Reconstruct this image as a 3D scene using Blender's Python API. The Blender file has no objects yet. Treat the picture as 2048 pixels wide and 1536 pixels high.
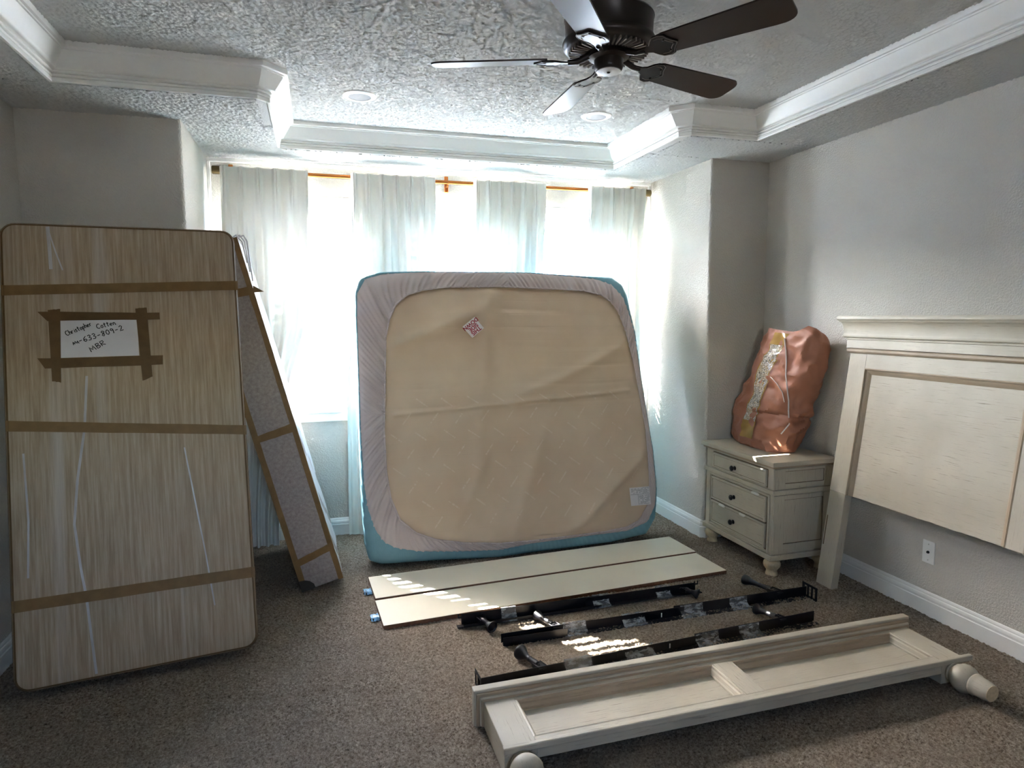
import bpy, bmesh, math, random
from mathutils import Vector, Matrix, noise

random.seed(4)
scn = bpy.context.scene
COL = scn.collection
PI = math.pi

# ------------------------------------------------------------------ camera, sky, sun, exposure
F_PX, YAW, PIT, ROLL, CAM_Z = 1302.646, .2889, -.10317, -.00533, 1.57343
fw = Vector((math.sin(YAW) * math.cos(PIT), math.cos(YAW) * math.cos(PIT), math.sin(PIT)))
rt = Vector((math.cos(YAW), -math.sin(YAW), 0))
up = rt.cross(fw)
rt2 = rt * math.cos(ROLL) + up * math.sin(ROLL)
up2 = up * math.cos(ROLL) - rt * math.sin(ROLL)
cam_d = bpy.data.cameras.new('camera')
cam_d.sensor_width = 36
cam_d.lens = F_PX * 36 / 2048
cam_d.clip_start = .02
cam = bpy.data.objects.new('camera', cam_d)
cam.matrix_world = Matrix(((rt2.x, up2.x, -fw.x, 0), (rt2.y, up2.y, -fw.y, 0), (rt2.z, up2.z, -fw.z, CAM_Z), (0, 0, 0, 1)))
COL.objects.link(cam)
scn.camera = cam

SUN_DIR = Vector((.605, -1, -1.06)).normalized()      # the way the sunlight travels
world = bpy.data.worlds.new('sky')
scn.world = world
world.use_nodes = True
wn = world.node_tree.nodes
sky = wn.new('ShaderNodeTexSky')
sky.sky_type = 'NISHITA'
sky.sun_disc = False
sky.sun_elevation = math.asin(-SUN_DIR.z)
sky.sun_rotation = math.atan2(-SUN_DIR.x, -SUN_DIR.y)
sky.air_density = 1.0
sky.dust_density = 2.0
wn['Background'].inputs['Strength'].default_value = 1.0
world.node_tree.links.new(sky.outputs[0], wn['Background'].inputs['Color'])
sun_d = bpy.data.lights.new('sun', 'SUN')
sun_d.energy = 9
sun_d.angle = .005
sun_d.color = (1, .96, .9)
sun = bpy.data.objects.new('sun', sun_d)
sun.rotation_euler = SUN_DIR.to_track_quat('-Z', 'Y').to_euler()
COL.objects.link(sun)

scn.view_settings.view_transform = 'Standard'
scn.view_settings.look = 'None'
scn.view_settings.gamma = 1
scn.view_settings.use_curve_mapping = False
scn.view_settings.exposure = 4.3
cy = scn.cycles
cy.use_denoising = True
cy.max_bounces = 14
cy.diffuse_bounces = 8
cy.transparent_max_bounces = 16
cy.transmission_bounces = 8
cy.sample_clamp_indirect = 8
cy.caustics_reflective = False
cy.caustics_refractive = False


# ------------------------------------------------------------------ materials
def srgb(r, g, b):
    f = lambda c: c / 12.92 if c <= .04045 else ((c + .055) / 1.055) ** 2.4
    return (f(r / 255), f(g / 255), f(b / 255), 1)


class NT:
    def __init__(self, name):
        self.m = bpy.data.materials.new(name)
        self.m.use_nodes = True
        self.t = self.m.node_tree
        self.n = self.t.nodes
        self.b = self.n['Principled BSDF']
        self.out = self.n['Material Output']

    def link(self, a, b):
        self.t.links.new(a, b)

    def coord(self, scale=(1, 1, 1), kind='Object', rot=(0, 0, 0)):
        tc = self.n.new('ShaderNodeTexCoord')
        mp = self.n.new('ShaderNodeMapping')
        mp.inputs['Scale'].default_value = scale
        mp.inputs['Rotation'].default_value = rot
        self.link(tc.outputs[kind], mp.inputs['Vector'])
        return mp.outputs['Vector']

    def noise(self, vec, scale=1, detail=4, rough=.55):
        n = self.n.new('ShaderNodeTexNoise')
        n.inputs['Scale'].default_value = scale
        n.inputs['Detail'].default_value = detail
        n.inputs['Roughness'].default_value = rough
        self.link(vec, n.inputs['Vector'])
        return n.outputs['Fac']

    def ramp(self, fac, stops):
        r = self.n.new('ShaderNodeValToRGB')
        el = r.color_ramp.elements
        el[0].position, el[0].color = stops[0]
        el[1].position, el[1].color = stops[-1]
        for p, c in stops[1:-1]:
            e = el.new(p)
            e.color = c
        self.link(fac, r.inputs['Fac'])
        return r.outputs['Color']

    def mix(self, fac, a, b):
        m = self.n.new('ShaderNodeMix')
        m.data_type = 'RGBA'
        for s, v in ((0, fac), (6, a), (7, b)):
            if isinstance(v, bpy.types.NodeSocket):
                self.link(v, m.inputs[s])
            else:
                m.inputs[s].default_value = v
        return m.outputs[2]

    def bump(self, fac, strength, dist=.01):
        b = self.n.new('ShaderNodeBump')
        b.inputs['Strength'].default_value = strength
        b.inputs['Distance'].default_value = dist
        self.link(fac, b.inputs['Height'])
        if self.b.inputs['Normal'].is_linked:
            self.link(self.b.inputs['Normal'].links[0].from_socket, b.inputs['Normal'])
        self.link(b.outputs[0], self.b.inputs['Normal'])

    def base(self, col, rough=.5, spec=.5, metal=0):
        if isinstance(col, bpy.types.NodeSocket):
            self.link(col, self.b.inputs['Base Color'])
        else:
            self.b.inputs['Base Color'].default_value = col
        self.b.inputs['Roughness'].default_value = rough
        self.b.inputs['Specular IOR Level'].default_value = spec
        self.b.inputs['Metallic'].default_value = metal


M = {}


def plain(name, col, rough=.5, spec=.5, metal=0, nscale=40, var=.06, bump=0, bscale=200, bdist=.002):
    n = NT(name)
    v = n.coord()
    lo = tuple(c * (1 - var) for c in col[:3]) + (1,)
    hi = tuple(min(1, c * (1 + var)) for c in col[:3]) + (1,)
    n.base(n.ramp(n.noise(v, nscale), [(.3, lo), (.7, hi)]), rough, spec, metal)
    if bump:
        n.bump(n.noise(v, bscale, 2), bump, bdist)
    M[name] = n.m
    return n


# painted plaster with an orange-peel texture; popcorn-textured ceiling
n = plain('wall_paint', srgb(201, 196, 187), .85, .2, nscale=1.5, var=.02)
v = n.coord()
n.bump(n.ramp(n.noise(v, 100, 4), [(.42, (0, 0, 0, 1)), (.62, (1, 1, 1, 1))]), .5, .005)
n = plain('ceiling_paint', srgb(200, 200, 198), .9, .15, nscale=2, var=.02)
v = n.coord()
n.bump(n.ramp(n.noise(v, 110, 4, .7), [(.42, (0, 0, 0, 1)), (.58, (1, 1, 1, 1))]), .3, .004)
plain('trim_paint', srgb(236, 235, 231), .35, .5, var=.01)
plain('window_vinyl', srgb(238, 238, 236), .4, .4, var=.01)
plain('plate_plastic', srgb(232, 231, 227), .35, .5, var=.01)
plain('black_hole', srgb(20, 20, 20), .6, .3)
plain('screw_metal', srgb(190, 188, 180), .35, .5, .8)

# carpet: short twisted pile with flecks
n = NT('carpet')
v = n.coord()
f1 = n.noise(v, 95, 6, .8)
f2 = n.noise(v, 9, 3)
f3 = n.noise(v, 1.6, 3)
c = n.ramp(f1, [(.36, srgb(66, 54, 44)), (.45, srgb(160, 142, 124)), (.55, srgb(198, 182, 162)), (.64, srgb(234, 223, 206))])
c = n.mix(n.ramp(f2, [(.4, (0, 0, 0, 1)), (.65, (.28, .28, .28, 1))]), c, srgb(156, 138, 120))
c = n.mix(n.ramp(f3, [(.4, (0, 0, 0, 1)), (.7, (.25, .25, .25, 1))]), c, srgb(206, 190, 172))
n.base(c, .95, .05)
n.bump(f1, 1.0, .02)
n.bump(f2, .3, .02)
M['carpet'] = n.m


# antiqued cream paint with dark worn streaks along the grain (long axis given)
def antique(name, scale, base=(190, 181, 163), streak=(116, 102, 84), amount=.43, rough=.42):
    n = NT(name)
    v = n.coord(scale)
    f = n.noise(v, 1, 6, .7)
    w = n.noise(n.coord(), 3.2, 3)
    wa = n.ramp(w, [(.35, (.2, .2, .2, 1)), (.7, (1, 1, 1, 1))])
    s = n.ramp(f, [(amount - .12, (1, 1, 1, 1)), (amount, (0, 0, 0, 1))])
    mm = n.n.new('ShaderNodeMath')
    mm.operation = 'MULTIPLY'
    n.link(s, mm.inputs[0])
    n.link(wa, mm.inputs[1])
    tone = n.ramp(w, [(.3, srgb(*[c - 12 for c in base])), (.7, srgb(*[min(255, c + 8) for c in base]))])
    n.base(n.mix(mm.outputs[0], tone, srgb(*streak)), rough, .35)
    n.bump(f, .12, .002)
    M[name] = n.m


antique('antique_x', (9, 210, 210))
antique('antique_y', (210, 9, 210))
antique('antique_z', (210, 210, 9))
antique('glaze_x', (4, 120, 120), (166, 148, 126), (100, 80, 62), .4)
antique('glaze_y', (120, 4, 120), (166, 148, 126), (100, 80, 62), .4)
antique('glaze_z', (120, 120, 4), (166, 148, 126), (100, 80, 62), .4)
plain('groove_glaze', srgb(104, 84, 64), .6, .2, nscale=60, var=.25)
plain('cream_board', srgb(242, 234, 213), .32, .45, nscale=2.5, var=.05)
plain('board_edge', srgb(128, 92, 70), .7, .2, nscale=60, var=.2)
plain('raw_wood', srgb(206, 186, 154), .5, .3, nscale=90, var=.12)
plain('knob_black', srgb(26, 22, 20), .35, .5, .4)

# bed base wrapping: stretch film over fibre sheet, pale streaks running up and down
n = NT('wrap_front')
v = n.coord((85, 85, 3.2))
f = n.noise(v, 1, 6, .7)
f2 = n.noise(n.coord((9, 9, .35)), 1, 4, .6)
c = n.ramp(f, [(.30, srgb(150, 128, 104)), (.5, srgb(178, 158, 132)), (.68, srgb(198, 182, 160))])
c = n.mix(n.ramp(f2, [(.56, (0, 0, 0, 1)), (.72, (.5, .5, .5, 1))]), c, srgb(214, 206, 198))
n.base(c, .5, .3)
n.bump(f, .25, .004)
n.bump(f2, .3, .012)
M['wrap_front'] = n.m
n = NT('wrap_white')
v = n.coord((14, 14, 4))
f = n.noise(v, 1, 5, .6)
n.base(n.ramp(f, [(.35, srgb(176, 172, 172)), (.65, srgb(212, 210, 212))]), .3, .5)
n.bump(f, .6, .01)
M['wrap_white'] = n.m
n = NT('grey_fibre')
v = n.coord()
f = n.noise(v, 55, 5, .7)
n.base(n.ramp(f, [(.3, srgb(146, 136, 132)), (.7, srgb(184, 174, 170))]), .8, .2)
n.bump(f, .25, .004)
M['grey_fibre'] = n.m
plain('packing_tape', srgb(132, 104, 66), .5, .25, nscale=18, var=.12)
plain('tape_dark', srgb(106, 82, 52), .5, .25, nscale=18, var=.15)
plain('paper_white', srgb(226, 224, 228), .75, .2, nscale=8, var=.03, bump=.25, bscale=14, bdist=.01)
plain('ink', srgb(22, 20, 24), .6, .2)
plain('dark_patch', srgb(70, 64, 56), .6, .2)

# mattress cloth
n = NT('mattress_underside')
v = n.coord()
sx = n.n.new('ShaderNodeSeparateXYZ')
n.link(v, sx.inputs[0])
w = n.n.new('ShaderNodeTexWave')
w.wave_type = 'BANDS'
w.bands_direction = 'Z'
w.inputs['Scale'].default_value = 3.3
w.inputs['Distortion'].default_value = .6
w.inputs['Detail'].default_value = 1
n.link(v, w.inputs['Vector'])
f = n.noise(v, 420, 2)
base = n.ramp(n.noise(v, 2.2, 3), [(.3, srgb(202, 178, 152)), (.7, srgb(216, 194, 168))])
n.base(base, .85, .15)
n.bump(f, .12, .002)
n.bump(n.ramp(w.outputs['Fac'], [(.0, (0, 0, 0, 1)), (.03, (1, 1, 1, 1))]), .10, .004)
M['mattress_underside'] = n.m
plain('print_pale', srgb(230, 216, 198), .8, .15, nscale=300, var=.1)
plain('sheet_mauve', srgb(200, 186, 182), .85, .15, nscale=5, var=.03, bump=.1, bscale=300)
n = plain('pad_teal', srgb(112, 154, 166), .5, .4, nscale=6, var=.06)
v = n.coord((20, 20, 8))
n.bump(n.noise(v, 1, 4), .35, .01)
plain('tag_white', srgb(226, 220, 220), .6, .3, var=.02)
plain('tag_red', srgb(158, 32, 58), .6, .3)
plain('print_grey', srgb(150, 148, 146), .7, .2)

# curtains: thin woven cloth that lets light through
def cloth(name, col, dif, trl, trn):
    n = NT(name)
    n.n.remove(n.b)
    d = n.n.new('ShaderNodeBsdfDiffuse')
    t = n.n.new('ShaderNodeBsdfTranslucent')
    p = n.n.new('ShaderNodeBsdfTransparent')
    v = n.coord((300, 300, 300))
    f = n.noise(v, 1, 2)
    cc = n.ramp(f, [(.3, tuple(c * .95 for c in col[:3]) + (1,)), (.7, col)])
    n.link(cc, d.inputs['Color'])
    n.link(cc, t.inputs['Color'])
    m1 = n.n.new('ShaderNodeMixShader')
    m1.inputs[0].default_value = trl / (dif + trl)
    n.link(d.outputs[0], m1.inputs[1])
    n.link(t.outputs[0], m1.inputs[2])
    m2 = n.n.new('ShaderNodeMixShader')
    m2.inputs[0].default_value = trn
    n.link(m1.outputs[0], m2.inputs[1])
    n.link(p.outputs[0], m2.inputs[2])
    n.link(m2.outputs[0], n.out.inputs['Surface'])
    M[name] = n.m


cloth('curtain_cloth', srgb(236, 233, 224), .987, .013, .0)
cloth('curtain_header', srgb(236, 234, 226), .95, .05, .0)
cloth('blind_slat', srgb(244, 245, 246), .72, .28, .0)


def glassy(name, tint, refl, rough=.02):
    n = NT(name)
    n.n.remove(n.b)
    p = n.n.new('ShaderNodeBsdfTransparent')
    p.inputs['Color'].default_value = tint
    g = n.n.new('ShaderNodeBsdfGlossy')
    g.inputs['Roughness'].default_value = rough
    m = n.n.new('ShaderNodeMixShader')
    m.inputs[0].default_value = refl
    n.link(p.outputs[0], m.inputs[1])
    n.link(g.outputs[0], m.inputs[2])
    n.link(m.outputs[0], n.out.inputs['Surface'])
    M[name] = n.m


glassy('pane_glass', (.97, .985, .985, 1), .05)
glassy('insect_mesh', (.72, .73, .76, 1), .06, .6)
# clear stretch film crumpled round the rails
n = NT('clear_film')
v = n.coord((22, 50, 50), rot=(.3, .6, .4))
f = n.noise(v, 1, 5, .7)
p = n.n.new('ShaderNodeBsdfTransparent')
m = n.n.new('ShaderNodeMixShader')
n.base(srgb(206, 210, 214), .18, .6)
n.bump(f, .8, .01)
n.link(n.ramp(f, [(.40, (.16, .16, .16, 1)), (.64, (.62, .62, .62, 1))]), m.inputs[0])
n.link(p.outputs[0], m.inputs[1])
n.link(n.b.outputs[0], m.inputs[2])
n.link(m.outputs[0], n.out.inputs['Surface'])
M['clear_film'] = n.m
plain('blue_film', srgb(120, 170, 206), .3, .5, nscale=30, var=.3, bump=.6, bscale=60)

plain('brass', srgb(176, 108, 52), .3, .5, .85, var=.04)
plain('bronze', srgb(116, 98, 66), .35, .5, .8, var=.06)
plain('rail_black', srgb(20, 19, 24), .38, .5, .1, nscale=30, var=.1)
plain('fan_bronze', srgb(38, 30, 26), .34, .5, .3, var=.1)
n = plain('fan_blade', srgb(44, 30, 24), .33, .5)
plain('fan_cap', srgb(150, 146, 142), .3, .5, .5)
plain('fan_pale_metal', srgb(120, 112, 106), .4, .5, .4)  # light grey metal of the vent fins and blade iron rims
plain('lens_grey', srgb(140, 142, 145), .5, .4, var=.02)
plain('kraft_pink', srgb(164, 110, 86), .5, .35, nscale=6, var=.06, bump=.12, bscale=22, bdist=.01)
plain('string_white', srgb(214, 206, 204), .5, .4)
n = NT('printed_tape')
v = n.coord((100, 100, 100))
f = n.noise(v, 1, 3, .5)
big = n.noise(n.coord(), 9, 2)
c = n.ramp(f, [(.45, srgb(206, 196, 180)), (.48, srgb(40, 30, 22)), (.52, srgb(40, 30, 22)), (.55, srgb(214, 208, 200))])
edge = n.n.new('ShaderNodeTexCoord')
c = n.mix(n.ramp(big, [(.5, (0, 0, 0, 1)), (.7, (.6, .6, .6, 1))]), c, srgb(170, 138, 86))
n.base(c, .16, .7)
n.bump(n.noise(n.coord((20, 20, 60)), 1, 3), .3, .006)
M['printed_tape'] = n.m
plain('tape_gold', srgb(170, 134, 74), .2, .6, nscale=14, var=.1)
plain('foam_white', srgb(226, 222, 212), .8, .2)
plain('sky_blocker_pale', srgb(206, 212, 222), .9, .1, nscale=.8, var=.04)  # pale coat of the wall added beyond the windows
plain('outside_ground', srgb(190, 186, 178), .9, .1, nscale=.5, var=.1)


# ------------------------------------------------------------------ mesh helpers
class MB:
    def __init__(s):
        s.bm = bmesh.new()

    def box(s, lo, hi, bev=0, mat=None, seg=1):
        vs = []
        for z in (lo[2], hi[2]):
            for x, y in ((lo[0], lo[1]), (hi[0], lo[1]), (hi[0], hi[1]), (lo[0], hi[1])):
                p = Vector((x, y, z))
                vs.append(s.bm.verts.new(mat @ p if mat else p))
        fs = [s.bm.faces.new([vs[i] for i in q]) for q in
              ((3, 2, 1, 0), (4, 5, 6, 7), (0, 1, 5, 4), (1, 2, 6, 5), (2, 3, 7, 6), (3, 0, 4, 7))]
        if bev:
            es = {e for f in fs for e in f.edges}
            bmesh.ops.bevel(s.bm, geom=list(es), offset=bev, segments=seg, affect='EDGES', profile=.5)
        return s

    def prism(s, poly, lo, hi, fn):
        """poly: list of 2-D points; fn(u, v, w) -> 3-D; extruded from w=lo to w=hi"""
        a = [s.bm.verts.new(fn(u, v, lo)) for u, v in poly]
        b = [s.bm.verts.new(fn(u, v, hi)) for u, v in poly]
        k = len(poly)
        s.bm.faces.new(a[::-1])
        s.bm.faces.new(b)
        for i in range(k):
            j = (i + 1) % k
            s.bm.faces.new((a[i], a[j], b[j], b[i]))
        return s

    def rings(s, rings, cap=True, closed=True):
        rr = [[s.bm.verts.new(p) for p in r] for r in rings]
        k = len(rr[0])
        for a, b in zip(rr, rr[1:]):
            for i in range(k if closed else k - 1):
                j = (i + 1) % k
                s.bm.faces.new((a[i], a[j], b[j], b[i]))
        if cap and closed:
            s.bm.faces.new(rr[0][::-1])
            s.bm.faces.new(rr[-1])
        return s

    def lathe(s, prof, k=24, mat=None, cap=True):
        rr = []
        for r, z in prof:
            rr.append([(mat or Matrix()) @ Vector((r * math.cos(2 * PI * i / k), r * math.sin(2 * PI * i / k), z)) for i in range(k)])
        return s.rings(rr, cap)

    def tube(s, pts, r, k=8):
        pts = [Vector(p) for p in pts]
        rr = []
        rad = r if isinstance(r, (list, tuple)) else [r] * len(pts)
        for i, p in enumerate(pts):
            d = (pts[min(i + 1, len(pts) - 1)] - pts[max(i - 1, 0)]).normalized()
            a = d.orthogonal().normalized() if i == 0 else (pa - d * pa.dot(d)).normalized()
            pa = a
            b = d.cross(a)
            rr.append([p + (a * math.cos(2 * PI * j / k) + b * math.sin(2 * PI * j / k)) * rad[i] for j in range(k)])
        return s.rings(rr)

    def grid(s, fn, nu, nv):
        vs = [[s.bm.verts.new(fn(i / nu, j / nv)) for i in range(nu + 1)] for j in range(nv + 1)]
        for j in range(nv):
            for i in range(nu):
                s.bm.faces.new((vs[j][i], vs[j][i + 1], vs[j + 1][i + 1], vs[j + 1][i]))
        return s

    def ribbon(s, pts, w, nrm, off=0):
        """flat stroke along 3-D points, width w, lying in the plane with normal nrm"""
        pts = [Vector(p) for p in pts]
        L = []
        for i, p in enumerate(pts):
            d = (pts[min(i + 1, len(pts) - 1)] - pts[max(i - 1, 0)]).normalized()
            sd = nrm.cross(d).normalized() * w / 2
            L.append((s.bm.verts.new(p - sd + nrm * off), s.bm.verts.new(p + sd + nrm * off)))
        for a, b in zip(L, L[1:]):
            s.bm.faces.new((a[0], b[0], b[1], a[1]))
        return s

    def sweep(s, prof, path, frames):
        """prof (u, v) placed with frames[i] = (origin, U, V)"""
        return s.rings([[o + U * u + V * v for u, v in prof] for o, U, V in frames])

    def build(s, name, mat, parent=None, smooth=False, mats=None, **props):
        bmesh.ops.recalc_face_normals(s.bm, faces=s.bm.faces[:])
        me = bpy.data.meshes.new(name)
        s.bm.to_mesh(me)
        s.bm.free()
        for m in ([mat] + (mats or [])):
            me.materials.append(M[m])
        if smooth:
            me.shade_smooth()
            if smooth != 'all':
                ang = math.radians(smooth if isinstance(smooth, (int, float)) and smooth is not True else 40)
                try:
                    me.set_sharp_from_angle(angle=ang)
                except Exception:
                    pass
        o = bpy.data.objects.new(name, me)
        COL.objects.link(o)
        if parent is not None:
            o.parent = parent
        for k, v in props.items():
            o[k] = v
        return o


def thing(name, label, cat, mat=None, group=None):
    o = bpy.data.objects.new(name, None)
    o.empty_display_size = .1
    COL.objects.link(o)
    if mat is not None:
        o.matrix_world = mat
    o['label'], o['category'] = label, cat
    if group:
        o['group'] = group
    return o


def tag(o, label, cat, group=None):
    o['label'], o['category'] = label, cat
    if group:
        o['group'] = group
    return o


def struct(o):
    o['kind'] = 'structure'
    return o


def frame(origin, ax, ay, az):
    return Matrix(((ax[0], ay[0], az[0], origin[0]), (ax[1], ay[1], az[1], origin[1]), (ax[2], ay[2], az[2], origin[2]), (0, 0, 0, 1)))


def bx(name, mat, lo, hi, parent=None, bev=.0, seg=1, **k):
    return MB().box(lo, hi, bev, seg=seg).build(name, mat, parent, **k)


# ------------------------------------------------------------------ the room
XL, XR, YS, YB, BL, BR = -1.409, 3.019, 3.914, 4.764, -.656, 2.566
HS, HT, YR = 2.62, 2.771, -1.5
TL, TR, YT1, TBL, TBR, YT2, YT0 = -1.101, 2.591, 3.472, -.198, 2.087, 4.409, -1.1
CH = .045

struct(bx('floor', 'carpet', (XL - .1, YR - .1, -.05), (XR + .1, YB + .1, 0)))


def carpet_pile(floor):
    import numpy as np
    rg = np.random.RandomState(5)
    x0, x1, y0, y1, st = XL, XR, 1.25, YB, .0062
    nx, ny = int((x1 - x0) / st), int((y1 - y0) / st)
    gx, gy = np.meshgrid(np.linspace(x0, x1, nx + 1), np.linspace(y0, y1, ny + 1))
    gx = gx + rg.uniform(-.45, .45, gx.shape) * st
    gy = gy + rg.uniform(-.45, .45, gy.shape) * st
    gz = rg.uniform(0, 1, gx.shape) ** 1.3 * .0085 + .0008
    lo = rg.uniform(0, 1, (ny // 9 + 3, nx // 9 + 3))
    iy, ix = np.meshgrid(np.arange(ny + 1) / 9.0, np.arange(nx + 1) / 9.0, indexing='ij')
    a, b = iy.astype(int), ix.astype(int)
    fy_, fx_ = iy - a, ix - b
    gz += .004 * ((lo[a, b] * (1 - fx_) + lo[a, b + 1] * fx_) * (1 - fy_) + (lo[a + 1, b] * (1 - fx_) + lo[a + 1, b + 1] * fx_) * fy_)
    inside = (gy < YS) | ((gx > BL) & (gx < BR))
    co = np.stack([gx, gy, gz], -1).reshape(-1, 3)
    idx = np.arange((nx + 1) * (ny + 1)).reshape(ny + 1, nx + 1)
    q = np.stack([idx[:-1, :-1], idx[:-1, 1:], idx[1:, 1:], idx[1:, :-1]], -1)
    ok = inside[:-1, :-1] & inside[1:, 1:]
    q = q[ok]
    me = bpy.data.meshes.new('carpet_pile')
    me.vertices.add(len(co))
    me.vertices.foreach_set('co', co.astype(np.float32).ravel())
    me.loops.add(q.size)
    me.loops.foreach_set('vertex_index', q.astype(np.int32).ravel())
    me.polygons.add(len(q))
    me.polygons.foreach_set('loop_start', np.arange(0, q.size, 4, dtype=np.int32))
    me.update(calc_edges=True)
    me.materials.append(M['carpet'])
    o = bpy.data.objects.new('carpet_pile', me)
    COL.objects.link(o)
    o.parent = floor
    o['kind'] = 'stuff'


carpet_pile(bpy.data.objects['floor'])
struct(bx('wall_left', 'wall_paint', (XL - .1, YR - .1, 0), (XL, YS + .02, HT)))
struct(bx('wall_right', 'wall_paint', (XR, YR - .1, 0), (XR + .1, YS + .02, HT)))
# wall behind the camera with a small high window added to let in fill light
FWX0, FWX1, FWZ0, FWZ1 = .15, .60, 1.45, 1.75
m = MB()
m.box((XL, YR - .1, 0), (FWX0, YR, HT)).box((FWX1, YR - .1, 0), (XR, YR, HT)).box((FWX0, YR - .1, FWZ1), (FWX1, YR, HT)).box((FWX0, YR - .1, 0), (FWX1, YR, FWZ0))
struct(m.build('wall_front', 'wall_paint'))
m = MB()
m.box((FWX0 - .05, YR - .11, FWZ0 - .05), (FWX0 + .005, YR + .012, FWZ1 + .05)).box((FWX1 - .005, YR - .11, FWZ0 - .05), (FWX1 + .05, YR + .012, FWZ1 + .05))
m.box((FWX0 + .005, YR - .11, FWZ1 - .005), (FWX1 - .005, YR + .012, FWZ1 + .05)).box((FWX0 + .005, YR - .11, FWZ0 - .05), (FWX1 - .005, YR + .012, FWZ0 + .005))
struct(m.build('window_4', 'trim_paint'))  # frame of the added opening, out of view


def corner_wall(name, x0, x1, xc):
    """solid wall mass beside the bay, its free vertical corner rounded"""
    m = MB().box((x0, YS, 0), (x1, YB + .14, HT))
    es = [e for e in m.bm.edges if all(abs(v.co.x - xc) < 1e-5 and abs(v.co.y - YS) < 1e-5 for v in e.verts)]
    bmesh.ops.bevel(m.bm, geom=es, offset=.022, segments=5, affect='EDGES', profile=.5)
    return struct(m.build(name, 'wall_paint', smooth=30))


corner_wall('wall_bay_left', XL - .1, BL, BL)
corner_wall('wall_bay_right', BR, XR + .1, BR)

WZ0, WZ1, WMR = .922, 2.402, 1.657
WIN = [(-.50, .375), (.475, 1.435), (1.535, 2.475)]
m = MB()
m.box((BL, YB, 0), (BR, YB + .14, WZ0)).box((BL, YB, WZ1), (BR, YB + .14, HT))
xs = [BL] + [x for w in WIN for x in w] + [BR]
for i in range(0, len(xs), 2):
    m.box((xs[i], YB, WZ0), (xs[i + 1], YB + .14, WZ1))
struct(m.build('wall_back', 'wall_paint'))

# ceiling: soffit band round a raised tray
m = MB()


def flat(*pts, z=HS):
    m.bm.faces.new([m.bm.verts.new((x, y, z)) for x, y in pts])


flat((XL, YT0), (TL, YT0), (TL, YT1), (XL, YT1))
flat((TR, YT0), (XR, YT0), (XR, YT1), (TR, YT1))
flat((XL, YT1), (TBL - CH, YT1), (TBL, YT1 + CH), (TBL, YS), (XL, YS))
flat((TBR + CH, YT1), (XR, YT1), (XR, YS), (TBR, YS), (TBR, YT1 + CH))
flat((BL, YS), (TBL, YS), (TBL, YB), (BL, YB))
flat((TBR, YS), (BR, YS), (BR, YB), (TBR, YB))
flat((TBL, YT2), (TBR, YT2), (TBR, YB), (TBL, YB))
flat((XL, YR), (XR, YR), (XR, YT0), (XL, YT0))
flat((XL - .1, YR - .1), (XR + .1, YR - .1), (XR + .1, YB + .14), (XL - .1, YB + .14), z=HT)
TRAY = [(TL, YT0), (TL, YT1), (TBL - CH, YT1), (TBL, YT1 + CH), (TBL, YT2), (TBR, YT2), (TBR, YT1 + CH), (TBR + CH, YT1), (TR, YT1), (TR, YT0)]
for a, b in zip(TRAY, TRAY[1:] + TRAY[:1]):
    m.bm.faces.new([m.bm.verts.new(p) for p in ((*a, HS), (*b, HS), (*b, HT), (*a, HT))])
ceil_o = struct(m.build('ceiling', 'ceiling_paint'))


def popcorn(rects, name='popcorn_texture', st=.0066):
    import numpy as np
    rg = np.random.RandomState(9)
    V, Q, base = [], [], 0
    for x0, x1, y0, y1, z in rects:
        nx, ny = int((x1 - x0) / st) + 1, int((y1 - y0) / st) + 1
        gx, gy = np.meshgrid(np.linspace(x0, x1, nx + 1), np.linspace(y0, y1, ny + 1))
        jx, jy = rg.uniform(-.4, .4, gx.shape) * st, rg.uniform(-.4, .4, gx.shape) * st
        jx[:, 0] = jx[:, -1] = 0
        jy[0] = jy[-1] = 0
        gz = z - .0004 - (rg.uniform(0, 1, gx.shape) ** 2.4) * .0068
        V.append(np.stack([gx + jx, gy + jy, gz], -1).reshape(-1, 3))
        idx = base + np.arange((nx + 1) * (ny + 1)).reshape(ny + 1, nx + 1)
        Q.append(np.stack([idx[:-1, :-1], idx[1:, :-1], idx[1:, 1:], idx[:-1, 1:]], -1).reshape(-1, 4))
        base += gx.size
    co, q = np.concatenate(V), np.concatenate(Q)
    me = bpy.data.meshes.new(name)
    me.vertices.add(len(co))
    me.vertices.foreach_set('co', co.astype(np.float32).ravel())
    me.loops.add(q.size)
    me.loops.foreach_set('vertex_index', q.astype(np.int32).ravel())
    me.polygons.add(len(q))
    me.polygons.foreach_set('loop_start', np.arange(0, q.size, 4, dtype=np.int32))
    me.update(calc_edges=True)
    me.materials.append(M['ceiling_paint'])
    me.shade_smooth()
    o = bpy.data.objects.new(name, me)
    COL.objects.link(o)
    o.parent = ceil_o
    o['kind'] = 'stuff'


popcorn([(TL + .1, TR - .1, 1.3, YT1 - .1, HT), (TBL + .1, TBR - .1, YT1 - .1, YT2 - .1, HT), (XL, TL, 1.6, YT1, HS), (TR, XR, 1.3, YT1, HS),
         (XL, TBL - CH, YT1, YS, HS), (TBR + CH, XR, YT1, YS, HS), (BL, TBL, YS, YB, HS), (TBR, BR, YS, YB, HS), (TBL, TBR, YT2, YB, HS)])


def offset_frames(path, closed, left=True):
    fr = []
    k = len(path)
    for i, p in enumerate(path):
        p = Vector(p)
        d0 = (p - Vector(path[i - 1])).normalized() if (closed or i > 0) else None
        d1 = (Vector(path[(i + 1) % k]) - p).normalized() if (closed or i < k - 1) else None
        d0 = d0 or d1
        d1 = d1 or d0
        s = 1 if left else -1
        n0, n1 = Vector((-d0.y, d0.x)) * s, Vector((-d1.y, d1.x)) * s
        b = (n0 + n1).normalized()
        b = b / max(.3, b.dot(n0))
        fr.append((p, b))
    return fr


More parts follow.
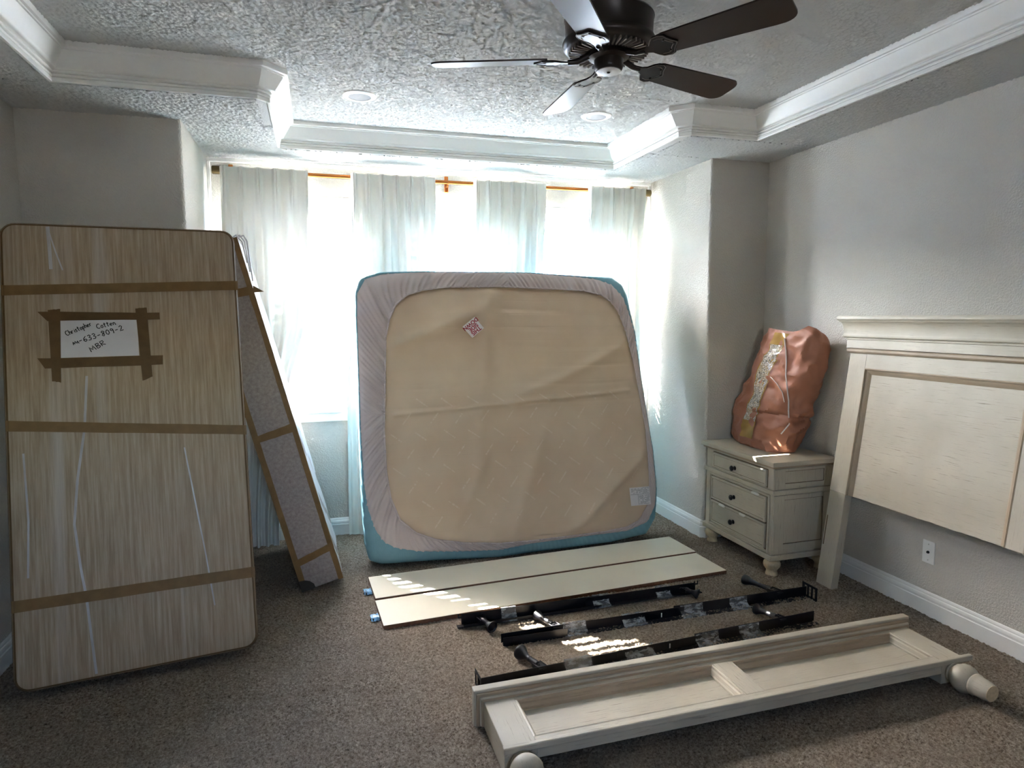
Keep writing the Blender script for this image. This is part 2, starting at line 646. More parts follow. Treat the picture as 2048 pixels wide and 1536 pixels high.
def moulding(name, prof, path, z, closed, left, mat, smooth=30):
    m = MB()
    fr = [(Vector((p.x, p.y, z)), Vector((b.x, b.y, 0)), Vector((0, 0, 1))) for p, b in offset_frames(path, closed, left)]
    rr = [[o + U * u + V * v for u, v in prof] for o, U, V in fr]
    if closed:
        rr.append(rr[0])
    m.rings(rr, cap=not closed)
    if closed:
        bmesh.ops.remove_doubles(m.bm, verts=m.bm.verts[:], dist=1e-5)
    return struct(m.build(name, mat, smooth=smooth))


def arc(cx, cz, r, a0, a1, k=5):
    return [(cx + r * math.cos(math.radians(a0 + (a1 - a0) * i / k)), cz + r * math.sin(math.radians(a0 + (a1 - a0) * i / k))) for i in range(k + 1)]


# crown moulding round the tray: flat base, two beads, an ogee, the large sloping face and a stepped top
CROWN = ([(-.004, 0), (.012, 0), (.014, .003), (.014, .017), (.010, .020)] + arc(.010, .026, .008, -60, 60, 4) +
         [(.012, .034), (.018, .036)] + arc(.018, .041, .006, -60, 60, 4) + [(.021, .048), (.028, .051)] + arc(.03, .063, .012, -90, -10, 4) +
         [(.046, .066), (.078, .112), (.080, .118), (.087, .119), (.089, .124), (.100, .126), (.102, .130), (.102, .1505), (-.004, .1505)])
moulding('trim_1', CROWN, TRAY, HS, True, False, 'trim_paint')
# baseboards with a stepped and rounded top
BASE = [(0, 0), (.016, 0), (.016, .083), (.013, .087), (.013, .093), (.0145, .095), (.0145, .108), (.012, .113), (.009, .115), (.009, .120), (.006, .128), (.003, .131), (0, .131)]
moulding('baseboard_right', BASE, [(XR, YR), (XR, YS)], 0, False, True, 'trim_paint')
moulding('baseboard_bay_right', BASE, [(XR, YS), (BR + .02, YS), (BR, YS + .02), (BR, YB)], 0, False, True, 'trim_paint')
moulding('baseboard_back', BASE, [(BR, YB), (BL, YB)], 0, False, True, 'trim_paint')
moulding('baseboard_bay_left', BASE, [(BL, YB), (BL, YS + .02), (BL - .02, YS), (XL, YS)], 0, False, True, 'trim_paint')
moulding('baseboard_left', BASE, [(XL, YS), (XL, YR)], 0, False, True, 'trim_paint')
# slim white bead framing the whole window wall
m = MB()
m.box((BL, YB - .022, HS - .03), (BR, YB, HS - .002), .004)
m.box((BL, YB - .022, .131), (BL + .022, YB, HS - .03), .004).box((BR - .022, YB - .022, .131), (BR, YB, HS - .03), .004)
struct(m.build('trim_2', 'trim_paint'))

# windows: vinyl frame, two sashes, panes, insect screen on the lower half, stool and apron
for wi, (x0, x1) in enumerate(WIN):
    r = bpy.data.objects.new(f'window_{wi + 1}', None)
    COL.objects.link(r)
    struct(r)
    y0, y1 = YB + .078, YB + .125
    m = MB()
    m.box((x0, y0, WZ0), (x0 + .04, y1, WZ1), .003).box((x1 - .04, y0, WZ0), (x1, y1, WZ1), .003)
    m.box((x0 + .04, y0, WZ1 - .04), (x1 - .04, y1, WZ1), .003).box((x0 + .04, y0, WZ0), (x1 - .04, y1, WZ0 + .04), .003)
    m.build('window_frame', 'window_vinyl', r)
    bx('meeting_rail', 'window_vinyl', (x0 + .04, y0 + .004, WMR - .024), (x1 - .04, y1 - .004, WMR + .024), r, .003)
    bx('pane', 'pane_glass', (x0 + .04, y0 + .022, WMR + .024), (x1 - .04, y0 + .026, WZ1 - .04), r)
    bx('pane', 'pane_glass', (x0 + .04, y0 + .012, WZ0 + .04), (x1 - .04, y0 + .016, WMR - .024), r)
    bx('insect_screen', 'insect_mesh', (x0 + .04, y0 + .036, WZ0 + .04), (x1 - .04, y0 + .038, WMR - .024), r)
    bx('window_stool', 'trim_paint', (x0 - .03, YB - .024, WZ0 - .022), (x1 + .03, YB + .078, WZ0 + .001), r, .004)
    bx('apron', 'trim_paint', (x0 - .01, YB - .016, WZ0 - .082), (x1 + .01, YB, WZ0 - .022), r, .003)


def sky_portal(x0, x1, y, z0, z1, inward):
    """sampling guide in a window opening: gives off no light itself, only tells the renderer where the sky gets in"""
    l = bpy.data.lights.new('window_portal', 'AREA')
    l.shape = 'RECTANGLE'
    l.size, l.size_y = x1 - x0, z1 - z0
    l.cycles.is_portal = True
    o = bpy.data.objects.new('window_portal', l)
    o.location = ((x0 + x1) / 2, y, (z0 + z1) / 2)
    o.rotation_euler = (-inward * PI / 2, 0, 0)
    COL.objects.link(o)


for x0, x1 in WIN:
    sky_portal(x0, x1, YB + .135, WZ0, WZ1, 1)
sky_portal(FWX0, FWX1, YR - .09, FWZ0, FWZ1, -1)
struct(bx('ground', 'outside_ground', (-60, -60, -3.3), (60, 60, -3.1)))
struct(bx('added_sky_blocker', 'sky_blocker_pale', (-18, YB + 7, -3.0), (22, YB + 7.3, 3.55)))  # wall added to keep the bright low sky from showing between the slats

# ------------------------------------------------------------------ blinds
PITCH, SW, TILT = .072, .074, math.radians(25)
WHERE = ['left', 'middle', 'right']
for wi, (x0, x1) in enumerate(WIN):
    b = thing('window_blind', f'white horizontal slat blind inside the {WHERE[wi]} window behind the curtains', 'blind',
              Matrix.Translation((0, YB + .036, 0)), 'white slat blinds in the windows')
    bx('headrail', 'trim_paint', (x0 + .006, -.032, WZ1 - .055), (x1 - .006, .036, WZ1 - .002), b, .004)
    nslat = int((WZ1 - .08 - WZ0 - .05) / PITCH)
    me = None
    for k in range(nslat + 1):
        z = WZ1 - .095 - k * PITCH
        if me is None:
            m = MB()
            prof = []
            for i in range(5):
                t = (i / 4 - .5) * SW
                prof.append((t, .004 * (1 - (2 * i / 4 - 1) ** 2)))
            pts = [(a, c + .0014) for a, c in prof] + [(a, c - .0014) for a, c in prof[::-1]]
            ca, sa = math.cos(TILT), math.sin(TILT)
            m.prism([(a * ca - c * sa, a * sa + c * ca) for a, c in pts], x0 + .008, x1 - .008, lambda u, v, w: (w, u, v))
            o = m.build('slat', 'blind_slat', b, smooth=30)
            me = o.data
        else:
            o = bpy.data.objects.new('slat', me)
            COL.objects.link(o)
            o.parent = b
        o.location.z = z
    bx('bottom_rail', 'trim_paint', (x0 + .008, -.026, WZ0 + .006), (x1 - .008, .026, WZ0 + .024), b, .004)
    for cx in (x0 + .12, x1 - .12):
        MB().tube([(cx, -.034, WZ0 + .02), (cx, -.034, WZ1 - .05)], .0014, 6).build('ladder_cord', 'trim_paint', b)

# ------------------------------------------------------------------ curtain rod and curtains
RY, RZ = 4.695, 2.527
rod = thing('curtain_rod', 'copper coloured curtain rod across the top of the window wall', 'curtain rod', Matrix.Translation((0, RY, RZ)))
MB().tube([(-.56, 0, 0), (2.50, 0, 0)], .013, 14).build('rod', 'brass', rod, smooth=True)
for x0, s in ((-.555, -1), (2.47, 1)):
    mt = Matrix.Translation((x0, 0, 0)) @ Matrix.Rotation(s * PI / 2, 4, 'Y')
    MB().lathe([(.012, 0), (.024, .002), (.027, .006), (.027, .058), (.024, .062), (.005, .064)], 20, mt).build('finial', 'bronze', rod, smooth=True)
for x in (-.51, .925, 2.40):
    m = MB()
    m.box((x - .014, .046, -.062), (x + .014, .062, .05), .003)
    m.box((x - .008, -.002, -.03), (x + .008, .05, -.014), .002)
    m.tube([(x, -.02 + .0, -.0)] + [(x, .019 * math.cos(t), .019 * math.sin(t)) for t in [PI + i * PI / 6 for i in range(7)]] + [(x, .019, .02)], .005, 8)
    m.build('rod_bracket', 'brass', rod, smooth=True)


def lerp_tab(tab, z):
    if z >= tab[0][0]:
        return tab[0][1]
    for (z0, a), (z1, b) in zip(tab, tab[1:]):
        if z >= z1:
            t = (z - z1) / (z0 - z1)
            t = t * t * (3 - 2 * t)
            return b + (a - b) * t
    return tab[-1][1]


def curtain(label, lt, rtab, folds, seed, push=0, zb=.012):
    rnd = random.Random(seed)
    ph = [rnd.uniform(0, 6.28) for _ in range(6)]
    zt = 2.545
    yc0 = 4.645

    def at(u, v):
        z = zb + (zt - zb) * v
        xl, xr = lerp_tab(lt, z), lerp_tab(rtab, z)
        top = max(0, min(1, (z - 2.2) / .3))
        uu = u + .018 * math.sin(3.1 * z + ph[0]) * math.sin(PI * u) + .02 * math.sin(1.3 * z + ph[4] + 5 * u) * math.sin(PI * u)
        w = math.sin(2 * PI * folds * uu + ph[1])
        w2 = math.sin(2 * PI * folds * 1.73 * uu + ph[2] + .5 * z)
        soft = w * .6 + w2 * .4
        pin = (abs(((folds * u + .25) % 1) - .5) * 2)
        pl = -1 + 2.2 * min(1, max(0, (pin - .12) / .35))
        tri = math.sin(2 * PI * folds * 5 * u) * (1 if pin < .3 else 0) * .5
        y = (soft * (1 - top) + (pl * .8 + tri) * top) * (.026 - .008 * top)
        x = xl + (xr - xl) * (u + .25 / folds / 2 * .5 * math.sin(4 * PI * folds * uu + ph[3]) * (1 - top) * .6)
        yc = yc0 + push * max(0, min(1, (2.4 - z) / .5))
        if push:
            y *= 1 - .25 * max(0, min(1, (2.4 - z) / .5))
        return Vector((x, yc + y, z))
    r = MB().grid(at, int(folds * 30), 90).build('curtain', 'curtain_cloth', smooth='all')
    tag(r, label, 'curtain', 'white sheer curtain panels on the rod')
    v0 = (zt - .105 - zb) / (zt - zb)
    MB().grid(lambda u, v: at(u, v0 + (1 - v0) * v) + Vector((0, .004, 0)), int(folds * 30), 6).build('header_band', 'curtain_header', r, smooth='all')
    v1 = .1 / (zt - zb)
    MB().grid(lambda u, v: at(u, v1 * v) + Vector((0, .004, 0)), int(folds * 30), 4).build('hem', 'curtain_header', r, smooth='all')
    return r


K = 1.013
curtain('leftmost white sheer curtain, behind the tipped narrow box spring', [(2.5, -.568), (1.5, -.58), (0, -.6)],
        [(2.5, -.025), (1.9, -.03), (1.65, -.06), (.95, -.215), (0, -.3)], 5.2, 1)
curtain('second white sheer curtain from the left, its hem beside the mattress foot', [(2.5, .25), (1.7, .245), (.95, .18), (0, .168)],
        [(2.5, .828), (0, .80)], 6.1, 2, .062)
curtain('third white sheer curtain from the left, seen only above the mattress', [(2.5, 1.106), (0, 1.11)], [(2.5, 1.652), (0, 1.64)], 6.1, 3, .062)
curtain('rightmost white sheer curtain, beside the sunlit bay wall', [(2.5, 1.995), (0, 2.0)], [(2.5, 2.462), (1.5, 2.47), (0, 2.49)], 5.3, 5, .05)

# ------------------------------------------------------------------ recessed ceiling lights
for cx, cyy, lab, deep in ((.262, 3.752, 'white recessed ceiling light nearer the left tray corner', .004), (1.648, 3.74, 'white recessed ceiling light behind the fan blade, right one', .02)):
    t = thing('recessed_light', lab, 'ceiling light', Matrix.Translation((cx, cyy, HT)), 'recessed lights in the tray ceiling')
    MB().lathe([(.058, -.004 - .0), (.060, -.012), (.074, -.014), (.090, -.008), (.094, -.0005)], 40, cap=False).build('trim_ring', 'trim_paint', t, smooth=True)
    MB().lathe([(.06, -.010), (.056, -.004), (.03, -.003), (.002, -.003)], 40).build('lens', 'lens_grey', t, smooth=True)

# ------------------------------------------------------------------ ceiling fan
FX, FY, FZ = 1.064, 2.306, 2.512
fan = thing('ceiling_fan', 'dark bronze five-blade ceiling fan hanging from the tray ceiling', 'ceiling fan', Matrix.Translation((FX, FY, 0)))
MB().lathe([(.02, 2.70), (.035, 2.705), (.06, 2.725), (.068, 2.745), (.068, HT)], 32).build('canopy', 'fan_bronze', fan, smooth=True)
MB().lathe([(.018, 2.655), (.018, 2.71)], 16).build('downrod', 'fan_bronze', fan, smooth=True)
MB().lathe([(.02, 2.672), (.12, 2.672), (.150, 2.668), (.163, 2.660), (.165, 2.654), (.162, 2.650), (.160, 2.600), (.157, 2.588), (.160, 2.580), (.168, 2.576),
            (.171, 2.568), (.168, 2.558), (.158, 2.548), (.148, 2.544), (.09, 2.536), (.06, 2.534)], 48).build('motor_housing', 'fan_bronze', fan, smooth=True)
m = MB()
for i in range(44):
    a = 2 * PI * i / 44
    mt = Matrix.Rotation(a, 4, 'Z')
    m.box((.088, -.0032, 2.531), (.145, .0032, 2.5445), .001, mt)
m.build('vent_fins', 'fan_pale_metal', fan, kind='stuff')
MB().lathe([(.07, 2.536), (.075, 2.53), (.075, 2.520), (.054, 2.512), (.053, 2.487), (.051, 2.479), (.046, 2.473)], 36).build('switch_housing', 'fan_bronze', fan, smooth=True)
MB().lathe([(.046, 2.474), (.045, 2.4705), (.03, 2.4695), (.001, 2.4690)], 36).build('end_cap', 'fan_cap', fan, smooth=True)
MB().lathe([(.006, 2.4705), (.006, 2.467), (.003, 2.4655)], 12).build('cap_screw', 'black_hole', fan, smooth=True)
# blade outline: nearly parallel sides, rounded tip; the iron's scalloped shield below its root
bl = [(.225, -.052)]
for i in range(8):
    t = i / 7
    bl.append((.235 + .35 * t, -.055 - .014 * t))
for a in range(-80, 1, 16):
    bl.append((.615 + .042 * math.cos(math.radians(a)) * 1.0, -.024 + .045 * math.sin(math.radians(a))))
for a in range(0, 81, 16):
    bl.append((.605 + .052 * math.cos(math.radians(a)), .030 + .039 * math.sin(math.radians(a))))
for i in range(8):
    t = 1 - i / 7
    bl.append((.235 + .35 * t, .055 + .014 * t))
bl.append((.225, .052))
sh = [(.125, -.012), (.155, -.013), (.175, -.022), (.188, -.042), (.205, -.056), (.228, -.060), (.246, -.052), (.252, -.036), (.262, -.020), (.272, -.008), (.277, 0)]
sh = sh + [(x, -y) for x, y in sh[-2::-1]]
bm_, sm_, am_, lm_ = None, None, None, None
for i in range(5):
    ang = 2.7837 - i * 2 * PI / 5
    mt = Matrix.Translation((0, 0, FZ)) @ Matrix.Rotation(ang, 4, 'Z') @ Matrix.Rotation(math.radians(-13), 4, 'X')
    if bm_ is None:
        m = MB()
        m.prism(bl, .0, .006, lambda u, v, w: (u, v, w))
        o1 = m.build('blade', 'fan_blade', fan)
        m = MB()
        m.prism(sh, -.006, -.0005, lambda u, v, w: (u, v, w))
        m.tube([(.06, 0, .022), (.085, 0, .012), (.115, 0, -.001), (.15, 0, -.004)], [.012, .012, .011, .009], 10)
        for sy in (-1, 1):
            m.lathe([(.005, -.006), (.005, -.0085), (.002, -.0095)], 10, Matrix.Translation((.235, .03 * sy, 0)))
        m.lathe([(.005, -.006), (.005, -.0085), (.002, -.0095)], 10, Matrix.Translation((.262, 0, 0)))
        o2 = m.build('blade_iron', 'fan_bronze', fan, smooth=True)
        m = MB()
        rim = [(x, y) for x, y in sh if x > .17]
        m.tube([(x - .004 * (1 if x > .2 else 0), y * .95, -.0062) for x, y in rim], .0014, 6)
        m.tube([(.19 + (x - .19) * .8, y * .72, -.0062) for x, y in rim if x > .19], .0012, 6)
        o3 = m.build('iron_rim', 'fan_pale_metal', o2)
        bm_, sm_, lm_ = o1.data, o2.data, o3.data
    else:
        o1 = bpy.data.objects.new('blade', bm_)
        o2 = bpy.data.objects.new('blade_iron', sm_)
        o3 = bpy.data.objects.new('iron_rim', lm_)
        for o, p in ((o1, fan), (o2, fan), (o3, o2)):
            COL.objects.link(o)
            o.parent = p
    o1.matrix_basis = mt
    o2.matrix_basis = mt

# ------------------------------------------------------------------ wrapped box spring facing the room
def rrect(w, h, r, k=6, x0=0, y0=0):
    pts = []
    for cx, cyy, a0 in ((w - r, r, -90), (w - r, h - r, 0), (r, h - r, 90), (r, r, 180)):
        for i in range(k + 1):
            a = math.radians(a0 + 90 * i / k)
            pts.append((x0 + cx + r * math.cos(a), y0 + cyy + r * math.sin(a)))
    return pts


W1, H1, T1 = .935, 1.985, .21
psi, th, rl = .1244, .1996, .0075
a_ = Vector((math.cos(psi), math.sin(psi), 0))
b_ = Vector((-math.sin(psi), math.cos(psi), 0))
h_ = Vector((0, 0, math.cos(th))) + b_ * math.sin(th)
a1 = a_ * math.cos(rl) + h_ * math.sin(rl)
h1 = h_ * math.cos(rl) - a_ * math.sin(rl)
y1 = h1.cross(a1)
bs = thing('box_spring', 'large wrapped box spring leaning upright at left with taped paper note', 'box spring',
           frame((-1.2404, 2.9935, T1 * math.sin(th) + .004), a1, y1, h1))
# body: local x width, y back, z up
R1 = .06


def slab(w, h, t, r, bev, name, mat, parent, k=6):
    m = MB()
    rr = []
    for ins, y in ((bev, 0), (bev * .3, bev * .3), (0, bev), (0, t - bev), (bev * .3, t - bev * .3), (bev, t)):
        rr.append([Vector((x, y, z)) for x, z in rrect(w - 2 * ins, h - 2 * ins, r - ins * .5, k, ins, ins)])
    m.rings(rr)
    return m.build(name, mat, parent, smooth=35)


slab(W1, H1, T1, R1, .008, 'body', 'wrap_front', bs)


def ring_strip(outer, inner, y, name, mat, parent, th=.0012):
    m = MB()
    rr = [[Vector((x, y, z)) for x, z in inner], [Vector((x, y - th, z)) for x, z in inner],
          [Vector((x, y - th, z)) for x, z in outer], [Vector((x, y, z)) for x, z in outer]]
    m.rings(rr + [rr[0]], cap=False)
    return m.build(name, mat, parent, smooth=35)


# brown edge tape: a band round the four sides, folded a little over the front
m = MB()
o_ = rrect(W1 + .003, H1 + .003, R1, 6, -.0015, -.0015)
i_ = rrect(W1 - .024, H1 - .022, R1 - .012, 6, .012, .011)
m.rings([[Vector((x, -.0018, z)) for x, z in i_], [Vector((x, -.001, z)) for x, z in rrect(W1 - .012, H1 - .012, R1 - .006, 6, .006, .006)],
         [Vector((x, .008, z)) for x, z in o_], [Vector((x, T1 * .62, z)) for x, z in o_]], cap=False)
m.build('edge_tape', 'tape_dark', bs, smooth=35)


def quad_band(pts, y, mat, name, parent, n=10, wob=.0, seed=1, th=.0012):
    """tape strip: pts = lower-left, lower-right, upper-right, upper-left in the slab's face"""
    r = random.Random(seed)
    (x0, z0), (x1, z1), (x2, z2), (x3, z3) = pts
    lo, hi = [], []
    for i in range(n + 1):
        t = i / n
        lo.append((x0 + (x1 - x0) * t, z0 + (z1 - z0) * t + r.uniform(-wob, wob)))
        hi.append((x3 + (x2 - x3) * t, z3 + (z2 - z3) * t + r.uniform(-wob, wob)))
    m = MB()
    rows = []
    for (xa, za), (xb, zb) in zip(lo, hi):
        rows.append([Vector((xa, y, za)), Vector((xa, y - th, za)), Vector((xb, y - th, zb)), Vector((xb, y, zb))])
    m.rings(rows)
    return m.build(name, mat, parent)


for q in (((.002, 1.662), (.933, 1.690), (.933, 1.735), (.002, 1.706)), ((.002, 1.079), (.933, .988), (.933, 1.032), (.002, 1.124)), ((.002, .327), (.933, .318), (.933, .366), (.002, .375))):
    quad_band(q, -.0004, 'packing_tape', 'tape_band', bs, wob=.0008)
    z0, z1 = q[1][1], q[2][1]
    MB().box((W1 - .001, -.001, z0), (W1 + .0035, T1 * .9, z1)).build('tape_band', 'packing_tape', bs)
# loose pale film folds running down the wrap
for pts, w in (([(.176, 1.972), (.180, 1.88), (.183, 1.78)], .014), ([(.180, 1.95), (.202, 1.86), (.226, 1.776)], .006),
               ([(.30, 1.30), (.283, 1.064), (.250, .85), (.232, .66), (.248, .48), (.266, .335), (.278, .17), (.290, .02)], .010),
               ([(.67, .95), (.70, .72), (.735, .45), (.76, .22)], .006), ([(.06, .98), (.07, .7), (.062, .46)], .008)):
    MB().ribbon([Vector((x, -.0006, z)) for x, z in pts], w, Vector((0, -1, 0)), .0004).build('film_fold', 'wrap_white', bs)
# the paper note with its handwriting and four tape strips
note = MB()
note.grid(lambda u, v: Vector((.203 + u * (.303 + .004 * (1 - v)) - .004 * (1 - v), -.0022 - .003 * math.sin(PI * u) * math.sin(PI * v) * (.4 + noise.noise(Vector((u * 3, v * 3, 0)))),
                               1.384 + v * (.169 + .009 * u))), 16, 10)
note = note.build('paper_note', 'paper_white', bs, smooth='all')
for nm, q in (('note_tape', ((.163, 1.549), (.597, 1.549), (.597, 1.580), (.128, 1.590))), ('note_tape', ((.148, 1.338), (.600, 1.338), (.602, 1.380), (.122, 1.384))),
              ('note_tape', ((.172, 1.282), (.205, 1.276), (.212, 1.602), (.166, 1.596))), ('note_tape', ((.515, 1.268), (.556, 1.284), (.546, 1.606), (.500, 1.602)))):
    quad_band(q, -.0030 - random.random() * .0008, 'tape_dark', nm, bs, 6, .0015, seed=int(q[0][0] * 1e4))

GL = {
    'C': [[(.62, .85), (.45, 1.0), (.2, .88), (.05, .5), (.18, .12), (.42, 0), (.62, .1)]],
    'h': [[(.1, 1.05), (.1, 0)], [(.1, .4), (.3, .58), (.45, .45), (.46, 0)]],
    'r': [[(.1, .55), (.1, 0)], [(.1, .35), (.25, .55), (.42, .5)]],
    'i': [[(.2, .5), (.2, 0)], [(.2, .72), (.22, .78)]],
    's': [[(.42, .5), (.22, .58), (.1, .45), (.38, .2), (.25, 0), (.05, .06)]],
    't': [[(.22, .95), (.22, .05), (.36, 0)], [(.02, .62), (.42, .68)]],
    'o': [[(.25, .55), (.08, .35), (.12, .05), (.34, .0), (.46, .25), (.36, .52), (.25, .55)]],
    'p': [[(.1, .55), (.1, -.45)], [(.1, .4), (.3, .58), (.45, .35), (.3, .05), (.1, .1)]],
    'e': [[(.06, .28), (.42, .32), (.34, .54), (.14, .48), (.06, .2), (.22, 0), (.44, .1)]],
    'n': [[(.1, .55), (.1, 0)], [(.1, .38), (.28, .56), (.42, .42), (.46, 0), (.6, .1)]],
    'm': [[(.05, 0), (.1, .55), (.24, .1), (.36, .58), (.5, .1), (.62, .55), (.72, .02)]],
    'M': [[(.02, 0), (.1, .9), (.3, .2), (.5, .92), (.62, .0)]],
    'B': [[(.1, .9), (.1, 0), (.4, .08), (.48, .3), (.1, .48), (.42, .62), (.4, .85), (.1, .9)]],
    'R': [[(.1, 0), (.1, .9), (.42, .85), (.44, .55), (.1, .45), (.5, 0)]],
    '-': [[(.08, .38), (.42, .42)]],
    '6': [[(.42, .9), (.15, .6), (.08, .2), (.25, 0), (.45, .18), (.36, .42), (.12, .34)]],
    '3': [[(.08, .85), (.32, .95), (.42, .72), (.2, .5), (.45, .3), (.32, .02), (.05, .08)]],
    '8': [[(.4, .8), (.22, .95), (.1, .75), (.4, .3), (.28, 0), (.08, .16), (.42, .68), (.4, .8)]],
    '0': [[(.25, .9), (.08, .6), (.1, .2), (.28, 0), (.44, .3), (.42, .7), (.25, .9)]],
    '9': [[(.42, .7), (.22, .9), (.08, .68), (.22, .48), (.42, .66), (.4, .3), (.36, -.05)]],
    '2': [[(.08, .75), (.26, .94), (.42, .74), (.3, .4), (.06, .02), (.5, .05)]],
}


def write(text, p0, p1, size, wid, parent):
    p0, p1 = Vector(p0), Vector(p1)
    adv = [(.72 if c in 'CmM' else .34 if c == 'i' else .55) for c in text]
    tot = sum(adv)
    d = (p1 - p0)
    L = d.length
    d.normalize()
    nrm = Vector((-d.y, d.x))
    x = 0
    m = MB()
    for c, w in zip(text, adv):
        k = L / tot
        for st in GL.get(c, []):
            pts = []
            for (ax, ay), (bx_, by) in zip(st, st[1:]):
                for t in (0, .5):
                    pts.append((ax + (bx_ - ax) * t, ay + (by - ay) * t))
            pts.append(st[-1])
            w3 = [p0 + d * (x + px * k) + nrm * (py * size) for px, py in pts]
            m.ribbon([Vector((q.x, -.0054, q.y)) for q in w3], wid, Vector((0, -1, 0)))
        x += w * k
    return m.build('handwriting', 'ink', parent)


write('Christopher', (.232, 1.480), (.330, 1.526), .021, .0032, note)
write('Cotten', (.347, 1.509), (.421, 1.528), .021, .0032, note)
write('m-633-809-2', (.255, 1.438), (.452, 1.503), .025, .0034, note)
write('MBR', (.322, 1.405), (.380, 1.440), .025, .0034, note)

# ------------------------------------------------------------------ second box spring, end on, tipped to the left
v2 = (-.1329, 3.7916, .03, .2462, .2327, 2.0007)
e = Vector((math.cos(v2[2]), math.sin(v2[2]), 0))
hh = Vector((0, 0, math.cos(v2[3]))) - e * math.sin(v2[3])
ww = e * math.cos(v2[3]) + Vector((0, 0, math.sin(v2[3])))
yy = hh.cross(ww)
b2 = thing('box_spring', 'narrow end of a wrapped box spring tipped left with brown tape corners beside the curtain', 'box spring',
           frame((v2[0], v2[1], .004), ww, yy, hh))
T2, H2, D2 = .2327, 2.0, .79
m = MB().box((0, 0, 0), (T2, D2, H2), .012, seg=3)
m.build('body', 'grey_fibre', b2, smooth=35)
m = MB()
m.grid(lambda u, v: Vector((T2 + .001 + .007 * max(0, noise.noise(Vector((u * 4, v * 9, 3)))) + .002 * math.sin(v * 40 + u * 9), .012 + u * (D2 - .02), .02 + v * (H2 - .03))), 24, 90)
m.build('plastic_wrap', 'wrap_white', b2, smooth='all')
for sx, (u0, u1) in (('l', (-.002, .030)), ('r', (T2 - .026, T2 + .0025))):
    m = MB()
    n_ = 30
    rows = []
    for i in range(n_ + 1):
        z = .0 + H2 * i / n_ * (1 if sx == 'r' else 1)
        jit = .003 * noise.noise(Vector((i * .7, 2 if sx == 'l' else 5, 0)))
        a, b = (u0, u1 + jit) if sx == 'l' else (u0 + jit, u1)
        back = .05
        rows.append([Vector((a, -.0016, z)), Vector((b, -.0016, z)), Vector((b, .001 if sx == 'l' else back, z)), Vector((a, back if sx == 'l' else .001, z))])
    m.rings(rows)
    m.build('edge_tape', 'packing_tape', b2)
for q in (((.0, 1.700), (T2 + .003, 1.690), (T2 + .003, 1.735), (.0, 1.748)), ((-.002, .905), (T2 + .003, .912), (T2 + .003, .962), (-.002, .942)), ((-.002, .150), (T2 + .003, .188), (T2 + .003, .230), (-.002, .192))):
    quad_band(q, -.0018, 'packing_tape', 'tape_band', b2, 8, .0015)
# torn flap of tape and gathered film at the top, scuffed corner patch at the foot
m = MB()
m.prism([(T2, 1.700), (T2 + .052, 1.692), (T2 + .006, 1.738)], -.002, .0, lambda u, v, w: (u, w - .02 * (u - T2), v))
m.build('tape_flap', 'packing_tape', b2)
m = MB()
for k in range(3):
    m.tube([(T2 - .03 + .02 * k, .01, H2 - .002), (T2 + .0 + .018 * k, .0, H2 + .012 - .006 * k), (T2 + .02 + .012 * k, .01, H2 - .03), (T2 + .012, .02, H2 - .14 - .05 * k)], .004, 6)
m.build('gathered_film', 'wrap_white', b2, smooth=True)
MB().prism([(-.003, .0), (.075, .004), (.073, .028), (.055, .052), (.028, .066), (-.003, .07)], -.0042, -.001, lambda u, v, w: (u, w, v)).build('corner_patch', 'dark_patch', b2)

# ------------------------------------------------------------------ mattress leaning on the window wall
mv = (.2372, 3.9683, -.0174, .2703)
ma = Vector((math.cos(mv[2]), math.sin(mv[2]), 0))
mb = Vector((-math.sin(mv[2]), math.cos(mv[2]), 0))
mh = Vector((0, 0, math.cos(mv[3]))) + mb * math.sin(mv[3])
MM = frame((mv[0], mv[1], .032), ma, mh.cross(ma), mh)
mat_t = thing('mattress', 'king mattress on its side showing beige underside, grey fitted sheet edge and teal pad', 'mattress', MM)
MT = .20
IC = [[0.166, 1.178], [0.183, 1.458], [0.21, 1.574], [0.261, 1.687], [0.342, 1.753], [0.448, 1.785], [0.61, 1.808], [0.989, 1.813], [1.208, 1.805], [1.413, 1.798], [1.604, 1.788], [1.745, 1.756], [1.817, 1.702], [1.868, 1.623], [1.911, 1.476], [1.95, 1.197], [1.983, 0.757], [1.978, 0.554], [1.967, 0.382], [1.931, 0.229], [1.858, 0.133], [1.767, 0.097], [1.584, 0.079], [1.06, 0.068], [0.856, 0.072], [0.615, 0.098], [0.44, 0.135], [0.315, 0.189], [0.218, 0.278], [0.167, 0.417], [0.147, 0.59], [0.146, 0.852]]
SC = [[0.0, 1.305], [0.002, 1.582], [0.009, 1.765], [0.065, 1.866], [0.184, 1.902], [0.351, 1.914], [0.456, 1.919], [0.997, 1.923], [1.218, 1.922], [1.557, 1.899], [1.731, 1.88], [1.845, 1.839], [1.923, 1.744], [1.961, 1.599], [1.983, 1.474], [1.992, 1.142], [2.014, 0.755], [2.024, 0.608], [2.019, 0.347], [1.997, 0.227], [1.925, 0.116], [1.764, 0.069], [1.522, 0.064], [1.059, 0.050], [0.853, 0.029], [0.553, 0.048], [0.322, 0.071], [0.18, 0.106], [0.114, 0.146], [0.062, 0.224], [0.019, 0.367], [0.003, 0.516], [-0.004, 0.86]]
